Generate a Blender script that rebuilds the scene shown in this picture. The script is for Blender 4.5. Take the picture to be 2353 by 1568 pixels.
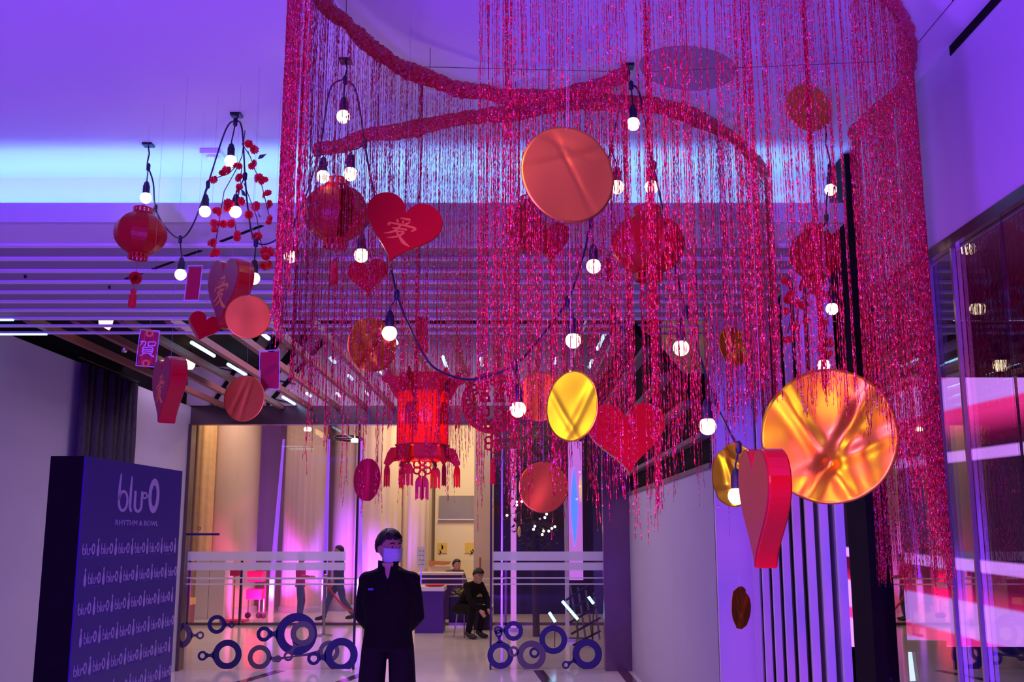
import bpy, bmesh, math, random
import numpy as np
from mathutils import Vector, Matrix, Euler

for _o in list(bpy.data.objects):
    bpy.data.objects.remove(_o, do_unlink=True)
scene = bpy.context.scene
COL = scene.collection
R = math.radians
PI = math.pi

# ------------------------------------------------------------------ camera
F, IW, IH = 2400.0, 2353.0, 1568.0
EYE = 1.68
PITCH = math.atan(444.0 / F)
PC, PS = math.cos(PITCH), math.sin(PITCH)
cam_d = bpy.data.cameras.new('camera')
cam_d.sensor_width = 36.0
cam_d.lens = 36.0 * F / IW
cam_d.clip_start, cam_d.clip_end = 0.05, 200
cam = bpy.data.objects.new('camera', cam_d)
COL.objects.link(cam)
cam.location = (0, 0, EYE)
cam.rotation_euler = (PI / 2 + PITCH, 0, 0)
scene.camera = cam

# ------------------------------------------------------------------ world, lights, exposure
world = bpy.data.worlds.new('world')
scene.world = world
world.use_nodes = True
world.node_tree.nodes['Background'].inputs[0].default_value = (0.05, 0.03, 0.12, 1)
world.node_tree.nodes['Background'].inputs[1].default_value = 0.3
vs = scene.view_settings
vs.view_transform = 'Standard'
vs.look = 'None'
vs.exposure = 0.0
vs.gamma = 1.0
vs.use_curve_mapping = False
scene.cycles.max_bounces = 8
scene.cycles.diffuse_bounces = 4
scene.cycles.transparent_max_bounces = 24
scene.cycles.sample_clamp_indirect = 4.0
scene.cycles.caustics_reflective = False
scene.cycles.caustics_refractive = False


def lamp(name, kind, loc, target, color, power, size=0.5, size_y=None, angle=60, blend=0.6):
    d = bpy.data.lights.new(name, kind)
    d.color = color
    d.energy = power
    if kind == 'AREA':
        d.size = size
        if size_y:
            d.shape = 'RECTANGLE'
            d.size_y = size_y
    elif kind == 'SPOT':
        d.spot_size = R(angle)
        d.spot_blend = blend
        d.shadow_soft_size = size
    else:
        d.shadow_soft_size = size
    o = bpy.data.objects.new(name, d)
    COL.objects.link(o)
    o.location = loc
    if target is not None:
        o.rotation_euler = (Vector(target) - Vector(loc)).to_track_quat('-Z', 'Y').to_euler()
    return o


# unseen violet and rose fill lamps, added to tint ceiling, wall and tinsel
lamp('violet_fill_left', 'AREA', (-3.2, -1.6, 0.5), (-1.6, 3.6, 3.6), (0.25, 0.035, 1.0), 85, 0.5)
lamp('violet_fill_right', 'AREA', (-1.3, -2.6, 0.5), (1.8, 4.5, 3.0), (0.19, 0.042, 1.0), 520, 0.5)
lamp('rose_fill', 'SPOT', (-0.8, -1.2, 2.9), (0.6, 3.6, 1.85), (1.0, 0.10, 0.16), 480, 0.2, angle=44, blend=0.9)  # unseen, added to redden the lower tinsel
lamp('violet_wall_fill', 'SPOT', (-1.3, 0.6, 0.4), (1.8, 3.9, 3.2), (0.22, 0.06, 1.0), 420, 0.15, angle=46, blend=0.9)  # unseen, added to brighten the upper right wall
# unseen warm spots added from front and left to yellow the gold discs
lamp('warm_front_fill', 'SPOT', (-0.6, 0.5, 3.55), (0.95, 3.4, 1.95), (1.0, 0.66, 0.34), 110, 0.08, angle=30, blend=0.8)
lamp('warm_disc_fill', 'SPOT', (-6.4, 2.0, 2.75), (0.16, 2.65, 2.02), (1.0, 0.76, 0.42), 140, 0.25, angle=11, blend=0.7)
lamp('warm_disc_fill', 'SPOT', (-6.4, 1.2, 2.75), (0.80, 3.50, 1.80), (1.0, 0.74, 0.40), 300, 0.25, angle=10, blend=0.7)
# warm ceiling downlights and violet floor lights of the mall behind the glass
for _x in (-6.0, -3.0, 0.2):
    lamp('mall_downlight', 'AREA', (_x, 17.2, 4.7), (_x, 17.2, 0), (1.0, 0.66, 0.44), 42, 1.2)
    lamp('mall_downlight', 'AREA', (_x, 22.0, 4.7), (_x, 22.3, 0), (1.0, 0.66, 0.42), 42, 1.2)
lamp('shop_downlight', 'AREA', (-1.2, 23.5, 4.6), (-1.2, 25.0, 0), (1.0, 0.72, 0.38), 100, 1.5)
# unseen fill above the roof slats, added to brighten the vestibule walls
lamp('vestibule_fill', 'AREA', (-1.6, 10.8, 4.2), (-1.6, 10.8, 0), (0.80, 0.52, 1.0), 170, 3.0, 3.0)


# ------------------------------------------------------------------ pixel helpers (2353 x 1568 frame)
def ray(px, py):
    yu = IH / 2 - py
    return Vector((px - IW / 2, F * PC - yu * PS, yu * PC + F * PS))


def atY(px, py, Y):
    r = ray(px, py)
    t = Y / r.y
    return Vector((r.x * t, Y, EYE + r.z * t))


def atZ(px, py, z):
    r = ray(px, py)
    t = (z - EYE) / r.z
    return Vector((r.x * t, r.y * t, z))


def mpp(p):
    return (p.y * PC + (p.z - EYE) * PS) / F


# ------------------------------------------------------------------ materials
MATS = {}


def mat(name, base=(0.5, 0.5, 0.5), rough=0.5, metal=0.0, emit=None, es=0.0, noise=None, bump=None,
        trans=0.0, spec=0.5, sheen=0.0, coat=0.0, translucent=0.0):
    m = bpy.data.materials.new(name)
    m.use_nodes = True
    nt = m.node_tree
    b = nt.nodes['Principled BSDF']
    b.inputs['Base Color'].default_value = (*base, 1)
    b.inputs['Roughness'].default_value = rough
    b.inputs['Metallic'].default_value = metal
    b.inputs['Specular IOR Level'].default_value = spec
    b.inputs['Transmission Weight'].default_value = trans
    b.inputs['Coat Weight'].default_value = coat
    b.inputs['Sheen Weight'].default_value = sheen
    if emit:
        b.inputs['Emission Color'].default_value = (*emit, 1)
        b.inputs['Emission Strength'].default_value = es
    tc = nt.nodes.new('ShaderNodeTexCoord')
    if noise:
        sc_, amt = noise
        n = nt.nodes.new('ShaderNodeTexNoise')
        n.inputs['Scale'].default_value = sc_
        n.inputs['Detail'].default_value = 4
        nt.links.new(tc.outputs['Object'], n.inputs['Vector'])
        mx = nt.nodes.new('ShaderNodeMix')
        mx.data_type = 'RGBA'
        mx.inputs[6].default_value = (*[c * (1 - amt) for c in base], 1)
        mx.inputs[7].default_value = (*[min(1, c * (1 + amt)) for c in base], 1)
        nt.links.new(n.outputs['Fac'], mx.inputs[0])
        nt.links.new(mx.outputs[2], b.inputs['Base Color'])
    if bump:
        sc_, st = bump
        n2 = nt.nodes.new('ShaderNodeTexNoise')
        n2.inputs['Scale'].default_value = sc_
        n2.inputs['Detail'].default_value = 3
        nt.links.new(tc.outputs['Object'], n2.inputs['Vector'])
        bp = nt.nodes.new('ShaderNodeBump')
        bp.inputs['Strength'].default_value = st
        bp.inputs['Distance'].default_value = 0.02
        nt.links.new(n2.outputs['Fac'], bp.inputs['Height'])
        nt.links.new(bp.outputs['Normal'], b.inputs['Normal'])
    if translucent:
        out = nt.nodes['Material Output']
        tr = nt.nodes.new('ShaderNodeBsdfTranslucent')
        tr.inputs['Color'].default_value = (*base, 1)
        ms = nt.nodes.new('ShaderNodeMixShader')
        ms.inputs[0].default_value = translucent
        nt.links.new(b.outputs[0], ms.inputs[1])
        nt.links.new(tr.outputs[0], ms.inputs[2])
        nt.links.new(ms.outputs[0], out.inputs['Surface'])
    MATS[name] = m
    return m


def glass_mat(name, tint=(0.95, 0.95, 1.0), reflect=1.6, base=0.02, rough=0.0):
    m = bpy.data.materials.new(name)
    m.use_nodes = True
    nt = m.node_tree
    nt.nodes.clear()
    out = nt.nodes.new('ShaderNodeOutputMaterial')
    tr = nt.nodes.new('ShaderNodeBsdfTransparent')
    tr.inputs[0].default_value = (*tint, 1)
    gl = nt.nodes.new('ShaderNodeBsdfGlossy')
    gl.inputs['Roughness'].default_value = rough
    lw = nt.nodes.new('ShaderNodeLayerWeight')
    lw.inputs[0].default_value = 0.5
    fr = nt.nodes.new('ShaderNodeMath')
    fr.operation = 'POWER'
    fr.inputs[1].default_value = 5.0
    nt.links.new(lw.outputs['Facing'], fr.inputs[0])
    mu = nt.nodes.new('ShaderNodeMath')
    mu.operation = 'MULTIPLY_ADD'
    mu.inputs[1].default_value = reflect
    mu.inputs[2].default_value = base
    mu.use_clamp = True
    ms = nt.nodes.new('ShaderNodeMixShader')
    L = nt.links.new
    L(fr.outputs[0], mu.inputs[0])
    L(mu.outputs[0], ms.inputs[0])
    L(tr.outputs[0], ms.inputs[1])
    L(gl.outputs[0], ms.inputs[2])
    L(ms.outputs[0], out.inputs[0])
    MATS[name] = m
    return m


def film_mat(name, color, alpha):
    m = bpy.data.materials.new(name)
    m.use_nodes = True
    nt = m.node_tree
    nt.nodes.clear()
    out = nt.nodes.new('ShaderNodeOutputMaterial')
    tr = nt.nodes.new('ShaderNodeBsdfTransparent')
    b = nt.nodes.new('ShaderNodeBsdfPrincipled')
    b.inputs['Base Color'].default_value = (*color, 1)
    b.inputs['Roughness'].default_value = 0.45
    tl = nt.nodes.new('ShaderNodeBsdfTranslucent')
    tl.inputs[0].default_value = (*color, 1)
    m0 = nt.nodes.new('ShaderNodeMixShader')
    m0.inputs[0].default_value = 0.5
    nz = nt.nodes.new('ShaderNodeTexNoise')
    nz.inputs['Scale'].default_value = 60
    mr = nt.nodes.new('ShaderNodeMapRange')
    mr.inputs['To Min'].default_value = alpha - 0.04
    mr.inputs['To Max'].default_value = alpha + 0.04
    ms = nt.nodes.new('ShaderNodeMixShader')
    L = nt.links.new
    L(nz.outputs['Fac'], mr.inputs['Value'])
    L(mr.outputs[0], ms.inputs[0])
    L(b.outputs[0], m0.inputs[1])
    L(tl.outputs[0], m0.inputs[2])
    L(tr.outputs[0], ms.inputs[1])
    L(m0.outputs[0], ms.inputs[2])
    L(ms.outputs[0], out.inputs[0])
    MATS[name] = m
    return m


mat('ceiling_white', (0.80, 0.78, 0.80), 0.75, noise=(1.2, 0.03))
mat('wall_white', (0.62, 0.60, 0.64), 0.7, noise=(2.0, 0.04))
mat('wall_grey', (0.50, 0.49, 0.55), 0.6, noise=(2.0, 0.05))
mat('soffit_grey', (0.33, 0.30, 0.30), 0.6, noise=(2.5, 0.05))
mat('strip_white', (0.88, 0.86, 0.92), 0.4, noise=(5.0, 0.03))
mat('fin_grey', (0.26, 0.25, 0.26), 0.5, noise=(4.0, 0.05))
mat('black_matte', (0.008, 0.006, 0.007), 0.8, noise=(6, 0.3), spec=0.1)
mat('black_metal', (0.02, 0.018, 0.025), 0.35, metal=0.6, noise=(6, 0.2))
mat('bronze_metal', (0.16, 0.11, 0.12), 0.22, metal=0.9, noise=(3, 0.2))
mat('wood_beam', (0.24, 0.085, 0.055), 0.5, noise=(9, 0.25))
mat('wood_pale', (0.15, 0.10, 0.11), 0.5, noise=(9, 0.2))
mat('steel', (0.55, 0.52, 0.55), 0.25, metal=1.0, noise=(8, 0.1))
mat('beige_wall', (0.62, 0.50, 0.46), 0.7, noise=(1.5, 0.05))
mat('marble_floor', (0.84, 0.80, 0.80), 0.12, noise=(1.3, 0.12))
mat('dark_inlay', (0.10, 0.05, 0.06), 0.12, noise=(6, 0.3))
mat('drape_dark', (0.055, 0.040, 0.060), 0.6, noise=(30, 0.4), bump=(40, 0.3))
mat('sign_face', (0.055, 0.006, 0.26), 0.38, noise=(2.5, 0.15))
mat('sign_print', (0.62, 0.50, 0.78), 0.6, noise=(20, 0.05))
mat('sign_print_dim', (0.20, 0.12, 0.42), 0.6, noise=(20, 0.05))
mat('column_white', (0.66, 0.54, 0.46), 0.55, noise=(3, 0.05))
mat('shop_wall', (0.92, 0.80, 0.62), 0.6, noise=(2, 0.04))
mat('cable_black', (0.010, 0.008, 0.03), 0.5, noise=(30, 0.2))
mat('bulb_glow', (1, 0.9, 0.75), 0.3, emit=(1.0, 0.78, 0.46), es=7.0)
mat('cove_led', (0.9, 0.95, 1), 0.3, emit=(0.14, 0.38, 1.0), es=30.0)
mat('tube_led', (0.9, 0.95, 1), 0.3, emit=(0.25, 0.75, 1.0), es=3.2)
mat('tube_led_green', (0.9, 0.95, 1), 0.3, emit=(0.55, 1.0, 0.75), es=2.6)
mat('violet_led', (0.10, 0.05, 0.2), 0.3, emit=(0.34, 0.08, 1.0), es=1.0)
mat('spot_glow', (1, 0.9, 0.75), 0.3, emit=(1.0, 0.85, 0.6), es=5.0)
mat('pendant_glass', (0.95, 0.85, 0.65), 0.3, emit=(1.0, 0.72, 0.34), es=4.0, translucent=0.4)
mat('thread_white', (0.40, 0.38, 0.44), 0.5, noise=(50, 0.1))
mat('tinsel_band', (0.30, 0.002, 0.015), 0.35, metal=0.35, noise=(220, 0.5), bump=(260, 0.8))
mat('lantern_red', (0.62, 0.008, 0.008), 0.42, noise=(8, 0.1), translucent=0.35)
mat('lantern_cap', (0.56, 0.004, 0.006), 0.5, noise=(8, 0.1))
mat('card_red', (0.47, 0.002, 0.007), 0.38, noise=(6, 0.08), spec=0.15)
mat('card_red_deep', (0.30, 0.003, 0.018), 0.34, noise=(60, 0.25))
mat('card_side', (0.50, 0.004, 0.004), 0.20, noise=(6, 0.08), coat=0.2)
mat('gold_print', (0.80, 0.34, 0.03), 0.5, metal=0.1, noise=(30, 0.1))
mat('white_print', (0.80, 0.74, 0.82), 0.5)
mat('gold_foil', (1.0, 0.50, 0.03), 0.34, metal=1.0, bump=(5, 0.12))
mat('gold_bright', (1.0, 0.70, 0.03), 0.34, metal=1.0, bump=(5, 0.10))
mat('copper_foil', (0.95, 0.42, 0.05), 0.40, metal=1.0, bump=(4, 0.05))
mat('red_foil', (0.80, 0.03, 0.06), 0.3, metal=0.8, bump=(5, 0.1))
mat('tassel_red', (0.62, 0.006, 0.012), 0.7, noise=(150, 0.35))
mat('blossom', (0.80, 0.02, 0.03), 0.6, noise=(40, 0.2), translucent=0.25)
mat('twig', (0.05, 0.03, 0.04), 0.7, noise=(20, 0.3))
mat('leaf_dark', (0.05, 0.07, 0.05), 0.6, noise=(20, 0.3))
mat('skin', (0.50, 0.27, 0.20), 0.5, noise=(12, 0.06))
mat('hair', (0.008, 0.006, 0.007), 0.45, noise=(80, 0.4), bump=(90, 0.5))
mat('jacket', (0.008, 0.006, 0.007), 0.85, noise=(40, 0.25), bump=(25, 0.25), spec=0.2)
mat('shorts', (0.014, 0.010, 0.014), 0.85, noise=(40, 0.2), bump=(25, 0.2), spec=0.2)
mat('shoe', (0.02, 0.02, 0.025), 0.5, noise=(20, 0.2))
mat('mask_blue', (0.55, 0.62, 0.80), 0.7, bump=(60, 0.1))
mat('eye_white', (0.7, 0.68, 0.66), 0.3)
mat('eye_dark', (0.02, 0.012, 0.01), 0.2)
mat('badge_blue', (0.10, 0.10, 0.45), 0.5)
mat('jeans', (0.08, 0.10, 0.20), 0.8, noise=(30, 0.25))
mat('shirt_rose', (0.60, 0.02, 0.14), 0.7, noise=(20, 0.15))
mat('shirt_blue', (0.06, 0.06, 0.14), 0.7, noise=(20, 0.2))
mat('sticker_blue', (0.008, 0.004, 0.14), 0.5, noise=(5, 0.1))
mat('sticker_grey', (0.10, 0.07, 0.14), 0.5, noise=(5, 0.1))
mat('counter_violet', (0.055, 0.008, 0.20), 0.4, noise=(3, 0.2))
mat('counter_top', (0.80, 0.72, 0.70), 0.3)
mat('poster_yellow', (0.85, 0.62, 0.14), 0.6, noise=(10, 0.1))
mat('grey_panel', (0.30, 0.28, 0.22), 0.25, noise=(2, 0.2))
mat('rope_red', (0.65, 0.01, 0.04), 0.7)
mat('magenta_paint', (0.70, 0.008, 0.14), 0.5, noise=(3, 0.1))
mat('foliage', (0.03, 0.03, 0.02), 0.7, noise=(10, 0.4))
mat('leaf_green', (0.16, 0.20, 0.03), 0.6, noise=(20, 0.4))
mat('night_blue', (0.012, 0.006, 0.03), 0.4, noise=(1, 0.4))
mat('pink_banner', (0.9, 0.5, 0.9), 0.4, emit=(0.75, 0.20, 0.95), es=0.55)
mat('blue_banner', (0.3, 0.5, 0.9), 0.4, emit=(0.05, 0.25, 0.95), es=1.0)
mat('yellow_banner', (0.9, 0.8, 0.3), 0.4, emit=(0.9, 0.65, 0.10), es=0.7)
mat('neon_white', (1, 1, 1), 0.3, emit=(0.55, 0.85, 1.0), es=2.6)
mat('orange_wood', (0.55, 0.22, 0.05), 0.5, noise=(12, 0.3))
mat('white_plastic', (0.75, 0.72, 0.78), 0.4)
mat('yellow_drape', (0.70, 0.48, 0.20), 0.6, noise=(8, 0.2))
glass_mat('glass_side', (0.94, 0.92, 0.96), 2.2, 0.07)
glass_mat('glass_front', (0.96, 0.95, 0.98), 0.9, 0.035)
glass_mat('glass_inner', (0.97, 0.96, 0.98), 0.9, 0.0)
film_mat('frosted', (0.80, 0.80, 0.92), 0.74)
film_mat('clear_sleeve', (0.62, 0.55, 0.80), 0.05)
film_mat('acrylic_brown', (0.30, 0.14, 0.16), 0.42)


def tinsel_material():
    m = bpy.data.materials.new('tinsel')
    m.use_nodes = True
    nt = m.node_tree
    b = nt.nodes['Principled BSDF']
    tc = nt.nodes.new('ShaderNodeTexCoord')
    vo = nt.nodes.new('ShaderNodeTexVoronoi')
    vo.inputs['Scale'].default_value = 270
    nt.links.new(tc.outputs['Object'], vo.inputs['Vector'])
    sp = nt.nodes.new('ShaderNodeSeparateColor')
    nt.links.new(vo.outputs['Color'], sp.inputs[0])
    ge = nt.nodes.new('ShaderNodeNewGeometry')
    off = nt.nodes.new('ShaderNodeVectorMath'); off.operation = 'MULTIPLY_ADD'
    nt.links.new(vo.outputs['Color'], off.inputs[0])
    off.inputs[1].default_value = (1.1, 1.1, 1.1)
    off.inputs[2].default_value = (-0.55, -0.55, -0.55)
    ad = nt.nodes.new('ShaderNodeVectorMath'); ad.operation = 'ADD'
    nt.links.new(ge.outputs['Normal'], ad.inputs[0]); nt.links.new(off.outputs[0], ad.inputs[1])
    nm = nt.nodes.new('ShaderNodeVectorMath'); nm.operation = 'NORMALIZE'
    nt.links.new(ad.outputs[0], nm.inputs[0])
    nt.links.new(nm.outputs[0], b.inputs['Normal'])
    cr = nt.nodes.new('ShaderNodeValToRGB')
    e = cr.color_ramp.elements
    cr.color_ramp.interpolation = 'CONSTANT'
    e[0].position, e[0].color = 0.0, (0.58, 0.002, 0.016, 1)
    e[1].position, e[1].color = 0.45, (0.76, 0.004, 0.030, 1)
    for p_, c_ in ((0.78, (0.92, 0.02, 0.08, 1)), (0.91, (0.85, 0.22, 0.60, 1)), (0.955, (0.80, 0.62, 1.0, 1))):
        k = e.new(p_)
        k.color = c_
    nt.links.new(sp.outputs[1], cr.inputs[0])
    nt.links.new(cr.outputs[0], b.inputs['Base Color'])
    b.inputs['Metallic'].default_value = 0.45
    b.inputs['Roughness'].default_value = 0.30
    b.inputs['Coat Weight'].default_value = 0.22
    b.inputs['Coat Roughness'].default_value = 0.18
    b.inputs['Coat IOR'].default_value = 2.1
    nt.links.new(nm.outputs[0], b.inputs['Coat Normal'])
    MATS['tinsel'] = m


tinsel_material()


# ------------------------------------------------------------------ mesh builder
def catmull(pts, per=8):
    P = [Vector(p) for p in pts]
    P = [P[0] * 2 - P[1]] + P + [P[-1] * 2 - P[-2]]
    out = []
    for i in range(1, len(P) - 2):
        for k in range(per):
            t = k / per
            a, b, c, d = P[i - 1], P[i], P[i + 1], P[i + 2]
            out.append(0.5 * ((2 * b) + (c - a) * t + (2 * a - 5 * b + 4 * c - d) * t * t + (3 * b - a - 3 * c + d) * t ** 3))
    out.append(P[-2].copy())
    return out


class MB:
    def __init__(self):
        self.v, self.f = [], []

    def add(self, vs_, fs_):
        o = len(self.v)
        self.v.extend([tuple(x) for x in vs_])
        self.f.extend([tuple(i + o for i in f) for f in fs_])
        return self

    def box(self, c, s, rot=None):
        hx, hy, hz = s[0] / 2, s[1] / 2, s[2] / 2
        vv = [Vector((x, y, z)) for x in (-hx, hx) for y in (-hy, hy) for z in (-hz, hz)]
        if rot is not None:
            M = rot if isinstance(rot, Matrix) else Euler(rot).to_matrix()
            vv = [M @ v for v in vv]
        c = Vector(c)
        return self.add([v + c for v in vv], [(0, 1, 3, 2), (4, 6, 7, 5), (0, 4, 5, 1), (2, 3, 7, 6), (0, 2, 6, 4), (1, 5, 7, 3)])

    def box2(self, a, b):
        return self.box([(a[i] + b[i]) / 2 for i in range(3)], [abs(b[i] - a[i]) for i in range(3)])

    def bar(self, a, b, w, h):
        a, b = Vector(a), Vector(b)
        d = b - a
        q = d.to_track_quat('Y', 'Z').to_matrix()
        return self.box((a + b) / 2, (w, d.length, h), q)

    def tube(self, pts, r, n=6, close=False):
        P = [Vector(p) for p in pts]
        rr = r if isinstance(r, (list, tuple)) else [r] * len(P)
        vv, ff = [], []
        up = None
        for i, p in enumerate(P):
            if close:
                d = P[(i + 1) % len(P)] - P[i - 1]
            else:
                d = P[min(i + 1, len(P) - 1)] - P[max(i - 1, 0)]
            if d.length < 1e-9:
                d = Vector((0, 0, 1))
            d.normalize()
            if up is None:
                up = Vector((1, 0, 0)) if abs(d.x) < 0.8 else Vector((0, 0, 1))
            u = (up - d * up.dot(d))
            if u.length < 1e-6:
                u = d.orthogonal()
            u.normalize()
            w = d.cross(u)
            up = u
            for k in range(n):
                a = 2 * PI * k / n
                vv.append(p + (u * math.cos(a) + w * math.sin(a)) * rr[i])
        m = len(P)
        for i in range(m if close else m - 1):
            j = (i + 1) % m
            for k in range(n):
                k2 = (k + 1) % n
                ff.append((i * n + k, i * n + k2, j * n + k2, j * n + k))
        if not close:
            ff.append(tuple(range(n - 1, -1, -1)))
            ff.append(tuple(range((m - 1) * n, m * n)))
        return self.add(vv, ff)

    def lathe(self, prof, n=20, c=(0, 0, 0)):
        c = Vector(c)
        vv, ff = [], []
        for (r, z) in prof:
            for k in range(n):
                a = 2 * PI * k / n
                vv.append(c + Vector((r * math.cos(a), r * math.sin(a), z)))
        for i in range(len(prof) - 1):
            for k in range(n):
                k2 = (k + 1) % n
                ff.append((i * n + k, i * n + k2, (i + 1) * n + k2, (i + 1) * n + k))
        ff.append(tuple(range(n - 1, -1, -1)))
        ff.append(tuple(range((len(prof) - 1) * n, len(prof) * n)))
        return self.add(vv, ff)

    def ell(self, c, r, nu=16, nv=10, rot=None):
        c = Vector(c)
        if not isinstance(r, (tuple, list)):
            r = (r, r, r)
        vv, ff = [], []
        for i in range(nv + 1):
            t = PI * i / nv
            for k in range(nu):
                a = 2 * PI * k / nu
                st = max(math.sin(t), 0.004)
                v = Vector((r[0] * st * math.cos(a), r[1] * st * math.sin(a), -r[2] * math.cos(t)))
                if rot is not None:
                    v = rot @ v
                vv.append(c + v)
        for i in range(nv):
            for k in range(nu):
                k2 = (k + 1) % nu
                ff.append((i * nu + k, i * nu + k2, (i + 1) * nu + k2, (i + 1) * nu + k))
        ff.append(tuple(range(nu - 1, -1, -1)))
        ff.append(tuple(range(nv * nu, (nv + 1) * nu)))
        return self.add(vv, ff)

    def prism(self, poly, y0, y1, bev=0.0):
        # outline in the x-z plane, pushed along y; bev rounds the front and rear rims
        n = len(poly)
        cx = sum(p[0] for p in poly) / n
        cz = sum(p[1] for p in poly) / n
        rings = []
        if bev:
            s = 1 - bev / max(0.001, max(abs(p[0] - cx) for p in poly))
            sm = [(cx + (p[0] - cx) * s, cz + (p[1] - cz) * s) for p in poly]
            rings = [(sm, y0), (poly, y0 + bev), (poly, y1 - bev), (sm, y1)]
        else:
            rings = [(poly, y0), (poly, y1)]
        vv, ff = [], []
        for pl, y in rings:
            vv += [Vector((p[0], y, p[1])) for p in pl]
        for i in range(len(rings) - 1):
            for k in range(n):
                k2 = (k + 1) % n
                ff.append((i * n + k, i * n + k2, (i + 1) * n + k2, (i + 1) * n + k))
        ff.append(tuple(range(n - 1, -1, -1)))
        ff.append(tuple(range((len(rings) - 1) * n, len(rings) * n)))
        return self.add(vv, ff)

    def stroke(self, pts, ws, y=0.0, th=0.0008):
        # flat brush stroke in the x-z plane facing -y
        P = [Vector((p[0], p[1])) for p in pts]
        if not isinstance(ws, (list, tuple)):
            ws = [ws] * len(P)
        L_, R_ = [], []
        for i, p in enumerate(P):
            d = P[min(i + 1, len(P) - 1)] - P[max(i - 1, 0)]
            d = d.normalized() if d.length > 0 else Vector((1, 0))
            n_ = Vector((-d.y, d.x)) * ws[i] / 2
            L_.append(p + n_)
            R_.append(p - n_)
        m = len(P)
        vv = [(q.x, y - th, q.y) for q in L_] + [(q.x, y - th, q.y) for q in R_] + \
             [(q.x, y, q.y) for q in L_] + [(q.x, y, q.y) for q in R_]
        ff = []
        for i in range(m - 1):
            ff.append((i, i + 1, m + i + 1, m + i))
            ff.append((i, 2 * m + i, 2 * m + i + 1, i + 1))
            ff.append((m + i, m + i + 1, 3 * m + i + 1, 3 * m + i))
        ff.append((0, m, 3 * m, 2 * m))
        ff.append((m - 1, 3 * m - 1, 4 * m - 1, 2 * m - 1))
        return self.add(vv, ff)

    def ringflat(self, c, ro, ri, y=0.0, th=0.001, n=28):
        vv, ff = [], []
        for k in range(n):
            a = 2 * PI * k / n
            for r_ in (ro, ri):
                for yy in (y - th, y):
                    vv.append((c[0] + r_ * math.cos(a), yy, c[1] + r_ * math.sin(a)))
        for k in range(n):
            j = (k + 1) % n
            ff += [(4 * k, 4 * j, 4 * j + 2, 4 * k + 2), (4 * k, 4 * k + 1, 4 * j + 1, 4 * j), (4 * k + 2, 4 * j + 2, 4 * j + 3, 4 * k + 3)]
        return self.add(vv, ff)

    def loft(self, rings, n=20):
        # rings: (center, rx, ry) ellipses stacked, horizontal
        vv, ff = [], []
        for c, rx, ry in rings:
            for k in range(n):
                a = 2 * PI * k / n
                vv.append(Vector(c) + Vector((rx * math.cos(a), ry * math.sin(a), 0)))
        for i in range(len(rings) - 1):
            for k in range(n):
                k2 = (k + 1) % n
                ff.append((i * n + k, i * n + k2, (i + 1) * n + k2, (i + 1) * n + k))
        ff.append(tuple(range(n - 1, -1, -1)))
        ff.append(tuple(range((len(rings) - 1) * n, len(rings) * n)))
        return self.add(vv, ff)

    def xform(self, M):
        self.v = [tuple(M @ Vector(v)) for v in self.v]
        return self

    def mesh(self, name, m, smooth=False):
        me = bpy.data.meshes.new(name)
        me.from_pydata(self.v, [], self.f)
        me.materials.append(MATS[m])
        if smooth:
            me.polygons.foreach_set('use_smooth', [True] * len(me.polygons))
        me.update()
        bm = bmesh.new()
        bm.from_mesh(me)
        bmesh.ops.recalc_face_normals(bm, faces=bm.faces)
        bm.to_mesh(me)
        bm.free()
        return me

    def build(self, name, m, parent=None, smooth=False):
        return link(name, self.mesh(name, m, smooth), parent)


def link(name, data, parent=None, loc=None, rot=None, scale=None):
    o = bpy.data.objects.new(name, data)
    COL.objects.link(o)
    if parent is not None:
        o.parent = parent
    if loc is not None:
        o.location = loc
    if rot is not None:
        o.rotation_euler = rot
    if scale is not None:
        o.scale = scale
    return o


def tag(o, label, cat, group=None):
    o['label'] = label
    o['category'] = cat
    if group:
        o['group'] = group
    return o


def thing(name, label, cat, loc=(0, 0, 0), rot=(0, 0, 0), group=None):
    o = bpy.data.objects.new(name, None)
    o.empty_display_size = 0.1
    COL.objects.link(o)
    o.location = loc
    o.rotation_euler = rot
    return tag(o, label, cat, group)


def struct(name, mb, m, smooth=False, parent=None):
    o = mb.build(name, m, parent, smooth)
    if parent is None:
        o['kind'] = 'structure'
    return o


def sroot(name, loc=(0, 0, 0)):
    o = bpy.data.objects.new(name, None)
    o.empty_display_size = 0.1
    COL.objects.link(o)
    o.location = loc
    o['kind'] = 'structure'
    return o


def thread(root, p_world, ztop, r=0.0005):
    """fine hanging line from a world point straight up to the ceiling, as a part of the thing"""
    M = (Matrix.Translation(root.location) @ root.rotation_euler.to_matrix().to_4x4()).inverted()
    a, b = Vector(p_world), Vector((p_world[0], p_world[1], ztop))
    return MB().tube([M @ a, M @ b], r, 4).build('thread', 'thread_white', root)


def text_mesh(name, s, size, m, th=0.0006):
    cu = bpy.data.curves.new(name, 'FONT')
    cu.body = s
    cu.size = size
    cu.align_x = 'CENTER'
    cu.align_y = 'CENTER'
    cu.resolution_u = 3
    cu.extrude = th
    o = bpy.data.objects.new(name, cu)
    COL.objects.link(o)
    dg = bpy.context.evaluated_depsgraph_get()
    me = bpy.data.meshes.new_from_object(o.evaluated_get(dg))
    bpy.data.objects.remove(o, do_unlink=True)
    bpy.data.curves.remove(cu)
    me.transform(Matrix.Rotation(PI / 2, 4, 'X'))      # stand up, facing -y
    me.materials.clear()
    me.materials.append(MATS[m])
    me.name = name
    return me


# ================================================================== THE SETTING
XR, XL = 1.80, -4.20          # glass wall on the right, painted wall on the left
ZH, ZS = 3.655, 3.28          # high ceiling of the hall, lower soffit
YL, YC, YE = 5.24, 5.62, 8.34   # soffit lip, cove back wall, soffit end
YG = 13.70                    # glazed entrance front

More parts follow.
